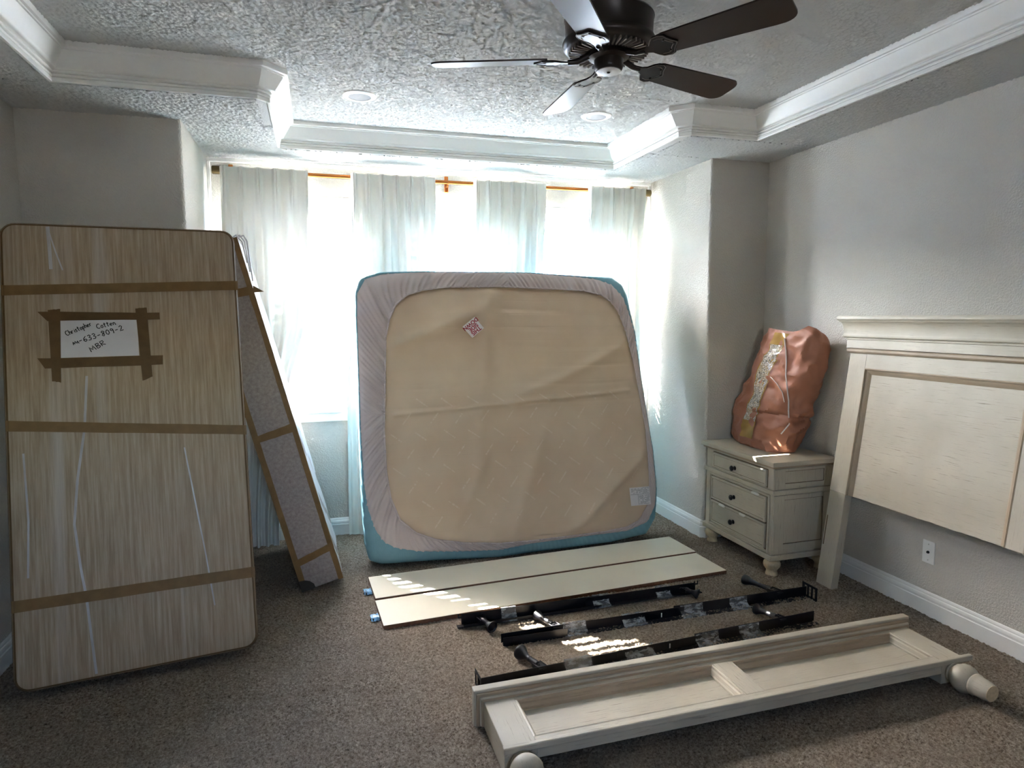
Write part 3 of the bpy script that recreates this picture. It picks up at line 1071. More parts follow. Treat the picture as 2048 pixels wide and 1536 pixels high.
OC = [[-0.005, 1.305], [-0.007, 1.582], [-0.003, 1.786], [0.026, 1.865], [0.086, 1.9], [0.185, 1.919], [0.456, 1.926], [0.998, 1.927], [1.218, 1.926], [1.616, 1.909], [1.852, 1.9], [1.934, 1.84], [1.961, 1.759], [1.975, 1.607], [1.992, 1.474], [2.001, 1.142], [2.022, 0.755], [2.032, 0.608], [2.025, 0.329], [1.994, 0.141], [1.915, 0.035], [1.637, 0.004], [1.054, -0.008], [0.849, -0.016], [0.432, 0.007], [0.093, 0.018], [0.024, 0.046], [0.001, 0.145], [-0.008, 0.298], [-0.009, 0.573], [-0.01, 0.86]]
MC = Vector((1.0, .95))
NA = 1440


def polar(curve):
    pts = sorted(((math.atan2(y - MC.y, x - MC.x), Vector((x, y))) for x, y in curve), key=lambda q: q[0])
    out = []
    P = [(a - 2 * PI, p) for a, p in pts] + pts + [(a + 2 * PI, p) for a, p in pts]
    for i in range(NA):
        a = -PI + 2 * PI * i / NA
        for k in range(len(P) - 1):
            if P[k][0] <= a < P[k + 1][0]:
                p, q = P[k][1], P[k + 1][1]
                d = Vector((math.cos(a), math.sin(a)))
                e_ = q - p
                den = d.x * e_.y - d.y * e_.x
                w_ = p - MC
                out.append((w_.x * e_.y - w_.y * e_.x) / den)
                break
    for _ in range(4):
        out = [(out[i - 1] + 2 * out[i] + out[(i + 1) % NA]) / 4 for i in range(NA)]
    return out


FA = 2.0
rI, rS, rO = polar(IC), polar(SC), polar(OC)
rO = [max(o, s + .002) for o, s in zip(rO, rS)]


def mp(i, r, y):
    a = -PI + 2 * PI * i / NA
    return Vector((MC.x + r * math.cos(a), y, MC.y + r * math.sin(a)))


MWI = MM.inverted()


def grounded(p):
    w = MM @ p
    if w.z < .006:
        w.z = .006 + (w.z - .006) * .02
        return MWI @ w
    return p


def folds(x, z):
    """broad soft creases sweeping from lower left to upper right"""
    s = 0
    d = (x * .50 - z * .86)
    e2 = (x * .86 + z * .5)
    s += .013 * math.exp(-((d + 1.06 + .05 * math.sin(3 * e2)) / .042) ** 2) * (1 / (1 + math.exp((e2 - 1.62) * 9)))
    s += .012 * math.exp(-((x * .42 - z * .9 + .50 + .05 * math.sin(2.4 * e2)) / .042) ** 2) * (1 / (1 + math.exp(-(z - .95) * 7)))
    s += .012 * math.exp(-((x - .80 - .13 * (z - 1.0)) / .06) ** 2) * (1 / (1 + math.exp(-(z - .35) * 7)))
    s += .017 * math.exp(-((x * .78 - z * .62 - 1.04 - .16 * math.sin(1.9 * (z - .2))) / .062) ** 2) * (1 / (1 + math.exp((z - 1.02) * 12)))
    s += .010 * math.exp(-((x - 1.02 - .42 * (z - .3)) / .06) ** 2) * (1 / (1 + math.exp((z - .95) * 7)))
    s += .007 * math.exp(-((x - .62 - .55 * (z - .3)) / .05) ** 2) * (1 / (1 + math.exp((z - .85) * 7)))
    s += .008 * math.exp(-((z - .985 - .06 * (x - .9)) / .016) ** 2) * (1 if .2 < x < 1.9 else 0)
    s += .006 * noise.noise(Vector((x * 2.2, z * 2.2, 1)))
    s -= .0012 * math.exp(-(((z + .01 * math.sin(5 * x)) * 7.6) % 1 - .5) ** 2 / .006) * (z > .98)
    return s


m = MB()
rr = []
NR = 60
for k in range(1, NR + 1):
    t = k / NR
    row = []
    for i in range(0, NA, 2):
        p = mp(i, (rI[i] + .012) * t, 0)
        edge = min(1, (1 - t) / .06)
        p.y = .004 - FA * folds(p.x, p.z) * edge
        row.append(p)
    rr.append(row)
m.rings(rr, cap=False)
c0 = m.bm.verts.new((MC.x, .004 - FA * folds(MC.x, MC.y), MC.y))
m.bm.verts.ensure_lookup_table()
k2 = NA // 2
for i in range(k2):
    m.bm.faces.new((c0, m.bm.verts[i], m.bm.verts[(i + 1) % k2]))
under = m.build('underside', 'mattress_underside', mat_t, smooth='all')
# pale woven print scattered in slanting dashes over the underside
m = MB()
rn = random.Random(8)
for r_ in range(9):
    for c_ in range(11):
        x = .22 + c_ * .172 + (.086 if r_ % 2 else 0) + rn.uniform(-.012, .012)
        z = .13 + r_ * .112 + rn.uniform(-.01, .01)
        i = int((math.atan2(z - MC.y, x - MC.x) + PI) / (2 * PI) * NA) % NA
        if (Vector((x, z)) - MC).length > rI[i] - .07:
            continue
        if 1.72 < x < 2.0 and .2 < z < .4:
            continue
        a = math.radians(52 if r_ % 2 else -38)
        L = .085
        for s_ in range(15):
            t = (s_ / 14 - .5) * L
            wv = rn.uniform(.004, .013)
            if rn.random() < .25:
                continue
            px, pz = x + t * math.cos(a), z + t * math.sin(a)
            q0 = Vector((px - math.sin(a) * wv / 2, 0, pz + math.cos(a) * wv / 2))
            q1 = Vector((px + math.sin(a) * wv / 2, 0, pz - math.cos(a) * wv / 2))
            for q in (q0, q1):
                q.y = .004 - FA * folds(q.x, q.z) - .0010
            m.ribbon([q0, q1], .0026, Vector((0, -1, 0)))
m.build('woven_print', 'print_pale', under, kind='stuff')

# fitted sheet: ring with gathered diagonal pleats and a corded hem
m = MB()
rr = []
NS = 14


def pleat(i, t):
    a = 2 * PI * i / NA
    x, z = MC.x + rI[i] * math.cos(a - PI), MC.y + rI[i] * math.sin(a - PI)
    side = 1.0
    s = a * 165 / (1) + t * (22 if (x < 1.05) else -17) * (1 if z > .95 else -1)
    w = math.sin(s) * .6 + math.sin(s * 1.37 + 1.7) * .4
    amp = .0105 * (1 - t * .60)
    if x > 1.9 and z < 1.3:
        amp *= .25
    if .9 < x < 1.5 and z > 1.5:
        amp *= .7
    return w * amp


for k in range(NS + 1):
    t = k / NS
    row = []
    for i in range(NA):
        r = rI[i] + (rS[i] - rI[i]) * t
        y = -.006 - .006 * math.sin(PI * min(1, t * 1.1)) - pleat(i, t)
        if t > .85:
            y += (t - .85) / .15 * .010
        row.append(grounded(mp(i, r, y)))
    rr.append(row)
m.rings(rr, cap=False)
sheet = m.build('fitted_sheet', 'sheet_mauve', mat_t, smooth='all')
m = MB()
m.tube([grounded(mp(i, rI[i], -.010 - pleat(i, 0) * .5)) for i in range(0, NA, 2)] + [grounded(mp(0, rI[0], -.010 - pleat(0, 0) * .5))], .006, 8)
m.build('sheet_hem', 'sheet_mauve', sheet, smooth=True)
# teal pad: front lip, sides and back
m = MB()
rr = []
for (f_, y) in ((0, .001), (.35, -.001), (.7, .004), (.92, .014), (1, .03)):
    rr.append([grounded(mp(i, rS[i] - .006 + (rO[i] - rS[i] + .006) * f_, y + .003 * math.sin(i * .9 + f_ * 3) * (1 - f_) * f_ * 2)) for i in range(NA)])
for y in (.06, .10, .14, .17):
    rr.append([grounded(mp(i, rO[i] + .0035 * noise.noise(Vector((i * .12, y * 22, 0))), y)) for i in range(NA)])
rr.append([grounded(mp(i, rO[i] - .012, MT - .006)) for i in range(NA)])
rr.append([grounded(mp(i, rO[i] - .04, MT)) for i in range(NA)])
rr.append([grounded(mp(i, rO[i] * .3, MT)) for i in range(NA)])
m.rings(rr, cap=False)
m.bm.faces.new([v for v in m.bm.verts[-NA:]]) if False else None
m.build('mattress_pad', 'pad_teal', mat_t, smooth='all')


# square tag with upside-down lettering, and the law label
def letter_mesh(text, size, mat4, name, mat, parent):
    cu = bpy.data.curves.new(name, 'FONT')
    cu.body = text
    cu.size = size
    cu.align_x = 'CENTER'
    cu.align_y = 'CENTER'
    cu.extrude = .0005
    cu.fill_mode = 'BOTH'
    cu.offset = .0009
    to = bpy.data.objects.new(name + '_curve', cu)
    COL.objects.link(to)
    dg = bpy.context.evaluated_depsgraph_get()
    me = bpy.data.meshes.new_from_object(to.evaluated_get(dg))
    bpy.data.objects.remove(to)
    bpy.data.curves.remove(cu)
    me.transform(mat4)
    me.materials.clear()
    me.materials.append(M[mat])
    o = bpy.data.objects.new(name, me)
    COL.objects.link(o)
    o.parent = parent
    return o


tx, tz = .772, 1.517
ty = .004 - FA * folds(tx, tz) - .030
rot = math.radians(218)
face = Matrix.Translation((tx, ty, tz)) @ Matrix.Rotation(PI / 2, 4, 'X') @ Matrix.Rotation(rot, 4, 'Z')
m = MB().box((-.055, -.050, -.0012), (.055, .050, 0), .0, face)
tg = m.build('warning_tag', 'tag_white', mat_t)
for t_, dy in (('THIS', .030), ('SIDE', 0), ('DOWN', -.030)):
    letter_mesh(t_, .038, face @ Matrix.Translation((0, dy, .0006)) @ Matrix.Scale(1.0, 4), 'lettering', 'tag_red', tg)
cx0, cx1, cz0, cz1 = 1.800, 1.952, .236, .360
cyf = -.022
m = MB().grid(lambda u, v: Vector((cx0 + u * (cx1 - cx0), cyf - .002 * math.sin(PI * u), cz0 + v * (cz1 - cz0))), 6, 4)
law = m.build('law_label', 'tag_white', mat_t)
m = MB()
rn = random.Random(3)
yf = cyf - .0030
m.box((cx0 + .002, yf, cz0 + .074), (cx1 - .002, yf + .0006, cz0 + .0765)).box((cx0 + .058, yf, cz0 + .004), (cx0 + .060, yf + .0006, cz0 + .074)).box((cx0 + .098, yf, cz0 + .0765), (cx0 + .100, yf + .0006, cz1 - .003))
for (bx0, bx1, bz0, bz1) in ((.064, .146, .008, .070), (.104, .146, .082, .118), (.012, .094, .084, .114)):
    z = bz0
    while z < bz1:
        x = bx0
        while x < bx1 - .004:
            w = rn.uniform(.003, .012)
            if rn.random() < .72:
                m.box((cx0 + x, yf, cz0 + z), (min(cx0 + x + w, cx0 + bx1), yf + .0006, cz0 + z + .003))
            x += w + .002
        z += .007
m.build('fine_print', 'print_grey', law, kind='stuff')

# ------------------------------------------------------------------ two cream side boards on the carpet
for lab, (ox, oy), ang, L, W in (('cream painted bed side board lying flat nearest the mattress', (.256, 3.530), .051, 2.085, .315),
                                 ('cream painted bed side board lying flat beside the black steel rails', (.268, 3.192), .053, 2.075, .312)):
    t = thing('side_board', lab, 'bed board', Matrix.Translation((ox, oy, .003)) @ Matrix.Rotation(ang, 4, 'Z'), 'cream bed side boards')
    m = MB().box((0, 0, .0), (L, W, .026), .0015)
    o = m.build('board', 'cream_board', t, mats=['board_edge'])
    for p in o.data.polygons:
        if abs(p.normal.z) < .5:
            p.material_index = 1
    m = MB()
    m.box((-.038, .10, .004), (.004, .165, .010), .002)
    m.box((-.040, .10, .004), (-.034, .165, .022), .002)
    m.box((-.052, .108, .010), (-.036, .120, .020), .002)
    m.build('hook_plate', 'rail_black', t)
    m = MB()
    m.grid(lambda u, v: Vector((-.006 - u * .042, .098 + v * .07, .0225 + .008 * noise.noise(Vector((u * 5, v * 5, ox + oy * 9))) - .012 * abs(v - .5) * 2 * (v > .9 or v < .1))), 10, 12)
    m.build('film_wrap', 'blue_film', t, smooth='all')

# ------------------------------------------------------------------ black steel rails
AX = lambda d: d


def L_rail(m, x0, x1, hgt, dep, y=0, z=0, th=.004):
    m.box((x0, y - th, z), (x1, y, z + hgt), .001)
    m.box((x0, y - dep, z), (x1, y - th, z + th), .001)


def steel_leg(parent, p0, p1, rr=.03):
    """folded leg: bracket on the rail, tube, bell shaped glide at the end"""
    p0, p1 = Vector(p0), Vector(p1)
    d = (p1 - p0).normalized()
    L = (p1 - p0).length
    q = d.to_track_quat('Z', 'Y').to_matrix().to_4x4()
    mt = Matrix.Translation(p0) @ q
    m = MB()
    m.box((-.022, -.004, -.012), (.022, .004, L * .28), .001, mt)
    m.box((-.022, -.012, -.006), (-.019, .010, L * .26), .001, mt)
    m.box((.019, -.012, -.006), (.022, .010, L * .26), .001, mt)
    m.lathe([(.013, L * .2), (.015, L * .3), (.012, L * .52), (.0135, L * .54), (.012, L * .57), (.013, L * .66), (rr * .62, L * .8), (rr * .95, L * .93), (rr, L * .97), (rr, L), (rr * .86, L), (rr * .7, L * .96)], 20, mt)
    m.lathe([(.005, .0), (.005, .012)], 10, mt @ Matrix.Translation((0, .008, L * .12)) @ Matrix.Rotation(PI / 2, 4, 'X'))
    return m.build('leg', 'rail_black', parent, smooth=35)


def film_band(parent, x0, x1, hgt, dep, y=0, z=0):
    m = MB()
    rn = random.Random(int(x0 * 977))

    def at(u, v):
        per = [(y + .004, z + .001), (y + .004, z + hgt + .003), (y - .005, z + hgt + .004), (y - .007, z + hgt * .55), (y - dep * .7, z + .012), (y - dep - .003, z + .006), (y - dep - .003, z + .001)]
        s = v * (len(per) - 1)
        i = min(int(s), len(per) - 2)
        f_ = s - i
        a, b = per[i], per[i + 1]
        x = x0 + (x1 - x0) * u
        k = noise.noise(Vector((x * 60, v * 9, x0 * 7)))
        return Vector((x + .004 * noise.noise(Vector((v * 6, x0, u * 2))), a[0] + (b[0] - a[0]) * f_ - .003 * abs(k), a[1] + (b[1] - a[1]) * f_ + .003 * k))
    m.grid(at, 16, 24)
    return m.build('film_wrap', 'clear_film', parent, smooth='all')


# rail nearest the boards: hooks at both ends, feet pointing at the camera
r = thing('bed_rail', 'black steel bed rail with hooked ends lying against the cream board', 'bed rail', Matrix.Translation((.634, 3.118, .012)) @ Matrix.Rotation(.006, 4, 'Z'), 'black steel bed rails')
m = MB()
L_rail(m, .02, .78, .058, .036)
m.box((.02, -.036, .0), (.78, -.033, .016), .001)
m.build('rail_section', 'rail_black', r)
m = MB()
L_rail(m, .70, 1.37, .052, .032, -.005, .003)
m.build('rail_section', 'rail_black', r)
for x, s in ((.02, -1), (1.37, 1)):
    m = MB()
    m.box((x - .004, -.006, .004), (x + .004, .0, .06), .001)
    m.box((min(x, x + s * .022), -.006, .040), (max(x, x + s * .022), -.001, .048), .001)
    m.box((min(x + s * .016, x + s * .022), -.006, .040), (max(x + s * .016, x + s * .022), -.001, .062), .001)
    m.box((min(x, x + s * .03), -.036, .0), (max(x, x + s * .03), -.006, .006), .001)
    m.build('end_hook', 'rail_black', r)
steel_leg(r, (.11, -.02, .034), (.150, -.115, .022), .031)
steel_leg(r, (1.285, -.015, .034), (1.345, -.080, .019), .029)
for x0, x1 in ((.225, .305), (.74, .835), (1.12, 1.21)):
    film_band(r, x0, x1, .058, .036)

r = thing('bed_rail', 'black steel bed rail with slotted end plate, middle one of the three', 'bed rail', Matrix.Translation((.797, 2.892, .004)) @ Matrix.Rotation(.004, 4, 'Z'), 'black steel bed rails')
m = MB()
L_rail(m, 0, .48, .050, .040)
m.box((0, -.040, .0), (.33, -.037, .046), .001)
m.build('rail_section', 'rail_black', r)
m = MB()
L_rail(m, .44, 1.00, .050, .038, -.004, .001)
m.build('rail_section', 'rail_black', r)
m = MB()
L_rail(m, .94, 1.78, .058, .042, .002, 0)
m.build('rail_section', 'rail_black', r)
m = MB()
x = 1.775
for y0, y1 in ((-.085, -.070), (-.052, -.040), (-.022, -.010), (.012, .028)):
    m.box((x, y0, 0), (x + .005, y1, .078), .001)
m.box((x, -.085, 0), (x + .005, .028, .012), .001).box((x, -.085, .066), (x + .005, .028, .078), .001)
m.build('end_plate', 'rail_black', r)
steel_leg(r, (.285, .004, .040), (.245, .176, .027), .027)
steel_leg(r, (1.60, .006, .044), (1.555, .245, .028), .029)
for x0, x1 in ((.318, .44), (.64, .765), (.975, 1.11), (1.275, 1.385)):
    film_band(r, x0, x1, .052, .042)
for x in (.08, .765, 1.72):
    MB().lathe([(.004, 0), (.004, .002)], 10, Matrix.Translation((x, -.022, .0045))).build('rivet', 'screw_metal', r)
bx('price_sticker', 'paper_white', (.862, -.0095, .012), (.867, -.0080, .034), r)

r = thing('bed_rail', 'black steel bed rail partly hidden behind the footboard', 'bed rail', Matrix.Translation((.60, 2.553, .004)) @ Matrix.Rotation(.047, 4, 'Z'), 'black steel bed rails')
m = MB()
L_rail(m, 0, .72, .044, .040)
m.build('rail_section', 'rail_black', r)
m = MB()
L_rail(m, .66, 1.12, .046, .040, -.003, .002)
m.build('rail_section', 'rail_black', r)
m = MB()
L_rail(m, 1.08, 1.80, .056, .046, .002, 0)
m.build('rail_section', 'rail_black', r)
m = MB()
m.box((-.004, -.06, 0), (.0, .03, .015), .001).box((-.004, -.06, .06), (.0, .03, .075), .001)
for y0 in (-.06, -.018, .018):
    m.box((-.004, y0, 0), (.0, y0 + .012, .075), .001)
m.build('end_plate', 'rail_black', r)
steel_leg(r, (.295, .003, .034), (.25, .165, .034), .034)
steel_leg(r, (1.60, .006, .042), (1.578, .170, .028), .028)
for x0, x1 in ((.40, .53), (.70, .85), (1.08, 1.21), (1.33, 1.45)):
    film_band(r, x0, x1, .050, .044)
MB().lathe([(.005, 0), (.005, .002)], 10, Matrix.Translation((1.70, -.024, .0045))).build('rivet', 'screw_metal', r)
bx('price_sticker', 'paper_white', (.935, -.0085, .014), (.941, -.0070, .036), r)

# ------------------------------------------------------------------ footboard lying on its back
fb = thing('footboard', 'cream antiqued footboard with two long panels lying face up on the carpet', 'footboard', Matrix.Translation((.558, 2.278, 0)))
FLn, FWd, FZt = 2.04, .287, .116
for x0 in (0, FLn - .116):
    bx('post', 'antique_y', (x0, -FWd, .012), (x0 + .116, 0, FZt), fb, .002)
bx('top_rail', 'antique_x', (.116, -.022, .06), (FLn - .116, 0, FZt), fb, .001)
bx('bottom_rail', 'antique_x', (.116, -FWd, .058), (FLn - .116, -.252, FZt), fb, .002)
bx('mid_stile', 'antique_y', (.985, -.252, .06), (1.066, -.022, FZt), fb, .001)
for x0, x1 in ((.116, .985), (1.066, FLn - .116)):
    bx('panel', 'antique_x', (x0 - .002, -.254, .066), (x1 + .002, -.020, .080), fb, 0)
    # panel moulding, four mitred stepped strips
    prof = [(0, .0), (.0, .034), (.006, .036), (.010, .034), (.010, .026), (.016, .022), (.020, .010), (.026, .006), (.026, 0)]
    path = [(x0, -.252), (x1, -.252), (x1, -.022), (x0, -.022)]
    cs = offset_frames(path, True, True)
    for i in range(4):
        (p, bdir), (q, bq) = cs[i], cs[(i + 1) % 4]
        m = MB()
        m.rings([[Vector((p.x + bdir.x * u, p.y + bdir.y * u, .08 + v)) for u, v in prof], [Vector((q.x + bq.x * u, q.y + bq.y * u, .08 + v)) for u, v in prof]])
        m.build('panel_moulding', 'glaze_x' if i == 2 else ('antique_x' if i == 0 else 'antique_y'), fb, smooth=25)
bx('lower_lip', 'antique_x', (-.004, -FWd - .008, FZt - .020), (FLn + .046, -FWd + .012, FZt + .004), fb, .004, seg=2)
bx('cap', 'antique_x', (-.034, .018, .004), (FLn + .040, .056, .152), fb, .004, seg=2)
m = MB()
m.box((-.026, .008, .010), (FLn + .034, .020, .142), .003)
m.build('cap_moulding', 'glaze_x', fb)
m = MB()
m.box((-.014, -.002, .016), (FLn + .020, .010, .131), .003)
m.build('cap_moulding', 'antique_x', fb)
m = MB()
m.box((-.010, -.006, .016), (FLn + .014, -.001, .124), .002)
m.build('cap_moulding', 'glaze_x', fb)
foot_me = None
for x in (.060, FLn - .062):
    mt = Matrix.Translation((x, -FWd, .062)) @ Matrix.Rotation(PI / 2, 4, 'X')
    if foot_me is None:
        m = MB().lathe([(.030, -.002), (.040, .004), (.043, .012), (.038, .018), (.046, .026), (.056, .042), (.060, .058), (.057, .076), (.048, .092), (.041, .100), (.045, .104), (.046, .110), (.042, .116), (.041, .130),
                        (.040, .152), (.036, .170), (.033, .176)], 36)
        o = m.build('bun_foot', 'antique_z', fb, smooth=50)
        foot_me = o.data
    else:
        o = bpy.data.objects.new('bun_foot', foot_me)
        COL.objects.link(o)
        o.parent = fb
    o.matrix_basis = mt
    ec = MB().lathe([(.0335, .1755), (.033, .1775), (.001, .178)], 24).build('foot_pad', 'raw_wood', o)

# ------------------------------------------------------------------ nightstand
NX, NY0, NY1 = 2.53, 3.152, 3.906
ns = thing('nightstand', 'cream three-drawer nightstand with black knobs and bun feet in the corner', 'nightstand', Matrix.Translation((0, 0, 0)))
bx('top', 'antique_y', (NX, NY0, .684), (3.0, NY1, .712), ns, .004, seg=2)
bx('top_moulding', 'glaze_y', (NX + .012, NY0 + .014, .670), (2.998, NY1 - .012, .684), ns, .003)
m = MB()
m.box((2.562, 3.184, .535), (2.998, 3.876, .670), .002).box((2.562, 3.184, .138), (2.998, 3.876, .510), .002)
m.build('body', 'antique_z', ns)
bx('waist_moulding', 'antique_y', (2.548, 3.168, .508), (2.998, 3.890, .537), ns, .006, seg=2)
bx('base_moulding', 'antique_y', (2.546, 3.166, .105), (2.998, 3.892, .140), ns, .007, seg=2)


def strip_frame(name, mat, y0, y1, z0, z1, x, w, d, parent):
    """mitred raised border on a face looking to -X"""
    m = MB()
    prof = [(0, 0), (0, d * .6), (w * .25, d), (w * .6, d), (w * .75, d * .4), (w, d * .35), (w, 0)]
    path = [(y0, z0), (y1, z0), (y1, z1), (y0, z1)]
    cs = offset_frames(path, True, True)
    rr = [[Vector((x - v, p.x + b.x * u, p.y + b.y * u)) for u, v in prof] for p, b in cs]
    m.rings(rr + [rr[0]], cap=False)
    return m.build(name, mat, parent, smooth=25)


strip_frame('opening_frame', 'antique_y', 3.208, 3.826, .142, .506, 2.562, .018, .010, ns)
strip_frame('frame_groove', 'groove_glaze', 3.224, 3.810, .157, .492, 2.562, .007, .0035, ns)
kn_me = None
for y0, y1, z0, z1 in ((3.238, 3.793, .547, .650), (3.236, 3.800, .328, .484), (3.236, 3.800, .165, .318)):
    d = bx('drawer', 'antique_y', (2.552, y0, z0), (2.566, y1, z1), ns, .002)
    strip_frame('drawer_border', 'antique_y', y0, y1, z0, z1, 2.5525, .014, .006, d)
    strip_frame('drawer_groove', 'groove_glaze', y0 + .013, y1 - .013, z0 + .013, z1 - .013, 2.5525, .004, .0012, d)
    strip_frame('gap_line', 'groove_glaze', y0 - .005, y1 + .005, z0 - .005, z1 + .005, 2.5618, .006, .001, d)
    mt = Matrix.Translation((2.5525, 3.547, (z0 + z1) / 2 - .006)) @ Matrix.Rotation(-PI / 2, 4, 'Y')
    m = MB().lathe([(.014, 0), (.014, .003), (.008, .006), (.007, .012), (.011, .017), (.0165, .021), (.018, .026), (.015, .031), (.008, .033)], 20, mt)
    m.build('knob', 'knob_black', d, smooth=50)
# framed side panels facing the room
for z0, z1, in ((.540, .664), (.146, .502)):
    top = z1 - z0 < .2
    m = MB()
    fy, py = 3.178, 3.184
    st, rl_, = .075, (.032 if top else .055)
    m.box((2.566, fy, z0), (2.566 + st, py + .002, z1), .001).box((2.998 - st, fy, z0), (2.998, py + .002, z1), .001)
    m.box((2.566 + st, fy, z0), (2.998 - st, py + .002, z0 + rl_), .001).box((2.566 + st, fy, z1 - rl_ * .5), (2.998 - st, py + .002, z1), .001)
    m.build('side_frame', 'antique_z', ns)
    m = MB()
    x0, x1, a, b = 2.566 + st, 2.998 - st, z0 + rl_, z1 - rl_ * .5
    for lo, hi in (((x0, fy + .004, a), (x0 + .003, py + .001, b)), ((x1 - .003, fy + .004, a), (x1, py + .001, b)), ((x0, fy + .004, a), (x1, py + .001, a + .003)), ((x0, fy + .004, b - .003), (x1, py + .001, b))):
        m.box(lo, hi)
    m.build('panel_groove', 'groove_glaze', ns)
bf = None
for x, y in ((2.598, 3.218), (2.598, 3.842), (2.955, 3.218), (2.955, 3.842)):
    if bf is None:
        o = MB().lathe([(.030, 0), (.034, .003), (.036, .012), (.033, .022), (.031, .034), (.036, .044), (.046, .056), (.050, .070), (.048, .084), (.040, .094), (.034, .098), (.036, .107)], 28).build('bun_foot', 'raw_wood', ns, smooth=50)
        bf = o.data
    else:
        o = bpy.data.objects.new('bun_foot', bf)
        COL.objects.link(o)
        o.parent = ns
    o.location = (x, y, 0)
for k, (y, z, w, lab) in enumerate(((3.32, .487, .07, 'torn white packing foam scrap on the top edge of the middle drawer'), (3.66, .314, .065, 'white packing foam scrap left between the two lower drawers'), (3.44, .316, .06, 'white packing foam scrap right between the two lower drawers'))):
    m = MB()
    pts = [(y - w / 2 + w * i / 7, z + .004 * noise.noise(Vector((i * 1.3, k, 0)))) for i in range(8)]
    m.tube([(2.540, a, b) for a, b in pts], [.004, .008, .010, .009, .010, .008, .009, .004], 8)
    tag(m.build('foam_scrap', 'foam_white', smooth=True), lab, 'packing foam', 'foam scraps on the nightstand drawers')

# ------------------------------------------------------------------ headboard leaning on the right wall
HBx, HBy, HBth = 2.7711, 3.0452, .1283
hbM = frame((HBx, HBy, .004), (0, -1, 0), (math.cos(HBth), 0, -math.sin(HBth)), (math.sin(HBth), 0, math.cos(HBth)))
hb = thing('headboard', 'tall cream antiqued panel headboard leaning on the right wall', 'headboard', hbM)
HW = 2.112
for x0 in (0, HW - .118):
    lg = bx('leg', 'antique_z', (x0 + .001, .0, 0), (x0 + .117, .050, .556), hb, .002)
    s = 1 if x0 == 0 else -1
    xs_ = x0 + .014 if x0 == 0 else x0 + .10
    bx('bracket_slot', 'groove_glaze', (xs_ - .003, -.0012, .235), (xs_ + .003, .002, .41), lg)
    bx('stile', 'antique_z', (x0, 0, .558), (x0 + .118, .050, 1.366), hb, .001)
bx('top_rail', 'antique_x', (.118, 0, 1.282), (HW - .118, .045, 1.366), hb, .001)
bx('mid_stile', 'antique_z', (1.018, 0, .558), (1.094, .045, 1.282), hb, .001)
for x0, x1 in ((.118, 1.018), (1.094, HW - .118)):
    bx('panel', 'antique_x', (x0 - .002, .020, .556), (x1 + .002, .034, 1.284), hb)
    prof = [(0, 0), (0, .021), (.005, .023), (.009, .020), (.010, .014), (.018, .012), (.026, .006), (.032, .002), (.034, 0)]
    segs = [((x0, .556), (x0, 1.282), (1, 0), (1, -1)), ((x0, 1.282), (x1, 1.282), (1, -1), (-1, -1)), ((x1, 1.282), (x1, .556), (-1, -1), (-1, 0))]
    for k, (p, q, bp, bq) in enumerate(segs):
        m = MB()
        m.rings([[Vector((p[0] + bp[0] * u, .020 - v, p[1] + bp[1] * u)) for u, v in prof], [Vector((q[0] + bq[0] * u, .020 - v, q[1] + bq[1] * u)) for u, v in prof]])
        m.build('panel_moulding', 'glaze_z' if k != 1 else 'glaze_x', hb, smooth=25)


def hb_band(name, mat, d, z0, z1, prof=None):
    """full-width band standing d proud at the front and both ends; prof = [(extra, z)]"""
    prof = prof or [(d, z0), (d, z1)]
    m = MB()
    rr = []
    for dd, z in prof:
        rr.append([Vector((-dd, .05, z)), Vector((HW + dd, .05, z)), Vector((HW + dd, -dd, z)), Vector((-dd, -dd, z))])
    m.rings(rr)
    return m.build(name, mat, hb, smooth=30)


hb_band('bead', 'glaze_x', 0, 0, 0, [(.004, 1.362), (.012, 1.366), (.016, 1.372), (.016, 1.382), (.012, 1.388), (.006, 1.391)])
hb_band('frieze_band', 'antique_x', 0, 0, 0, [(.018, 1.391), (.018, 1.436), (.022, 1.440), (.022, 1.448)])
hb_band('cove', 'antique_x', 0, 0, 0, [(.030, 1.448), (.036, 1.452), (.038, 1.460), (.036, 1.468)] + [(.036 + .022 * (1 - math.cos(t * PI / 2 / 6)), 1.470 + .066 * math.sin(t * PI / 2 / 6)) for t in range(7)] + [(.060, 1.542)])
hb_band('cap', 'antique_x', 0, 0, 0, [(.062, 1.542), (.067, 1.545), (.070, 1.550), (.070, 1.562), (.066, 1.569)])

# ------------------------------------------------------------------ wrapped parcel standing on the nightstand
PA = Vector((2.70, 3.575, .712))
ph_ = Vector((.14, 0, .78)).normalized()
pa_ = Vector((0, -1, 0))
pn = ph_.cross(pa_)       # back, towards the wall
pm = frame(PA, pa_, pn, ph_)
pk = thing('wrapped_parcel', 'terracotta paper parcel bound with printed gold tape standing on the nightstand', 'parcel', pm)
LV = [(-.010, -.10, .262, .07), (.012, -.225, .274, .088), (.05, -.282, .278, .10), (.108, -.305, .286, .112), (.20, -.309, .303, .120), (.29, -.298, .330, .118), (.39, -.250, .345, .112), (.47, -.196, .369, .108),
      (.532, -.184, .390, .106), (.64, -.156, .405, .100), (.72, -.120, .414, .088), (.758, -.098, .414, .070), (.778, -.070, .398, .045), (.790, -.03, .34, .018)]


def lev(h):
    h = max(LV[0][0], min(LV[-1][0], h))
    for a, b in zip(LV, LV[1:]):
        if h <= b[0]:
            t = (h - a[0]) / (b[0] - a[0])
            l, r, d = [a[k] + (b[k] - a[k]) * t for k in (1, 2, 3)]
            return [l - .045, r - .055, d * 1.1]
    return [LV[-1][1] - .045, LV[-1][2] - .055, LV[-1][3]]


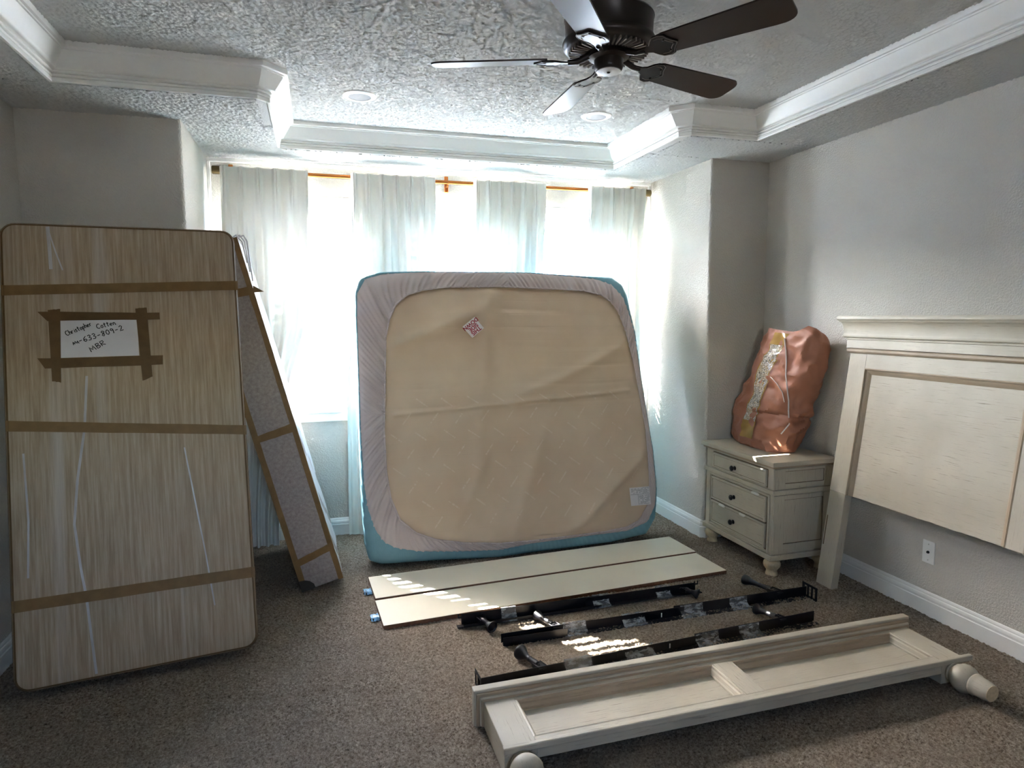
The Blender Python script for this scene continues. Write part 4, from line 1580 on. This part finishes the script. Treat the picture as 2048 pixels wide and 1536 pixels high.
def crumple(v):
    q = Vector((v[0] * 7, v[1] * 9, v[2] * 7))
    r1 = 1 - abs(noise.noise(q)) * 2.2
    r2 = 1 - abs(noise.noise(q * 2.3 + Vector((5, 1, 2)))) * 2.2
    return .020 * r1 + .008 * r2 - .016


def psurf(h, a):
    """surface point at height h and angle a (0 = right end, pi = left, -pi/2 = front)"""
    l, r, d = lev(h)
    c, w = (l + r) / 2, (r - l) / 2
    ca, sa = math.cos(a), math.sin(a)
    ex = .62
    x = c + w * math.copysign(abs(ca) ** ex, ca)
    y = d * 1.0 * math.copysign(abs(sa) ** .8, sa) + d * .98
    hz = h + .022 * math.sin(4 * (x + .1)) * (h / .79) ** 4 * math.cos(a * 2)
    p = Vector((x, y, hz))
    nn_ = Vector((ca, sa, 0))
    f = crumple(p) * (1 if h > .0 else .3)
    f -= .016 * math.exp(-((h - .225 - .10 * (x + .05)) / .012) ** 2) * (x > -.05)
    return p + nn_ * f


PWI = pm.inverted()


def pg(p):
    w = pm @ p
    if w.z < .7135:
        w.z = .7135
    if w.x > 3.014:
        w.x = 3.014
    if w.y > 3.909:
        w.y = 3.909
    return PWI @ w


m = MB()
NK = 90
hs = [LV[0][0] + (LV[-1][0] - LV[0][0]) * i / 80 for i in range(81)]
m.rings([[pg(psurf(h, 2 * PI * i / NK)) for i in range(NK)] for h in hs])
m.build('paper_wrap', 'kraft_pink', pk, smooth=30)


def fronty(a, h):
    l, r, d = lev(h)
    c, w = (l + r) / 2, (r - l) / 2
    s = max(-.999, min(.999, (a - c) / w))
    ca = math.copysign(abs(s) ** (1 / .62), s)
    return psurf(h, -math.acos(ca))


TPATH = [(.772, .085), (.74, .075), (.64, .035), (.532, -.008), (.40, -.035), (.29, -.055), (.20, -.068), (.10, -.070), (.05, -.066)]


def tapath(h):
    for (h0, a0), (h1, a1_) in zip(TPATH, TPATH[1:]):
        if h >= h1:
            return a1_ + (a0 - a1_) * min(1, (h - h1) / (h0 - h1))
    return TPATH[-1][1]


def strip(name, mat, h0, h1, wid, off, parent, n=50):
    def at(u, v):
        h = h0 + (h1 - h0) * v
        p = fronty(tapath(h) + (u - .5) * wid, h)
        return pg(p + Vector((0, -off, 0)))
    return MB().grid(at, 8, n).build(name, mat, parent, smooth='all')


tp = strip('gold_tape', 'tape_gold', .055, .772, .130, .0035, pk)
strip('printed_band', 'printed_tape', .17, .69, .112, .0045, tp)
m = MB()
m.tube([pg(fronty(a, h) + Vector((0, -.006, 0))) for h, a in ((.735, .135), (.66, .15), (.58, .172), (.50, .192), (.42, .212), (.34, .226), (.28, .23), (.20, .23), (.13, .20))], .0042, 8)
m.build('binding_cord', 'string_white', pk, smooth=True)
m = MB()
m.tube([pg(fronty(a, h) + Vector((0, -.004, 0))) for h, a in ((.49, -.02), (.475, .06), (.44, .13), (.39, .18), (.33, .20))], .0025, 6)
m.build('film_edge', 'string_white', pk, smooth=True)

# ------------------------------------------------------------------ wall plate on the right wall
wp = thing('wall_plate', 'white cable wall plate low on the right wall under the headboard', 'wall plate', Matrix.Translation((XR, 2.534, .340)))
MB().box((-.006, -.035, -.060), (.001, .035, .060), .003, seg=2).build('plate', 'plate_plastic', wp)
mt = Matrix.Translation((-.006, 0, 0)) @ Matrix.Rotation(-PI / 2, 4, 'Y')
MB().lathe([(.0075, -.001), (.0075, .003), (.0055, .008), (.001, .0082)], 14, mt).build('jack', 'black_hole', wp, smooth=True)
for z in (-.042, .042):
    MB().lathe([(.0035, -.001), (.0035, .0012), (.001, .0016)], 10, Matrix.Translation((-.006, 0, z)) @ Matrix.Rotation(-PI / 2, 4, 'Y')).build('screw', 'screw_metal', wp)
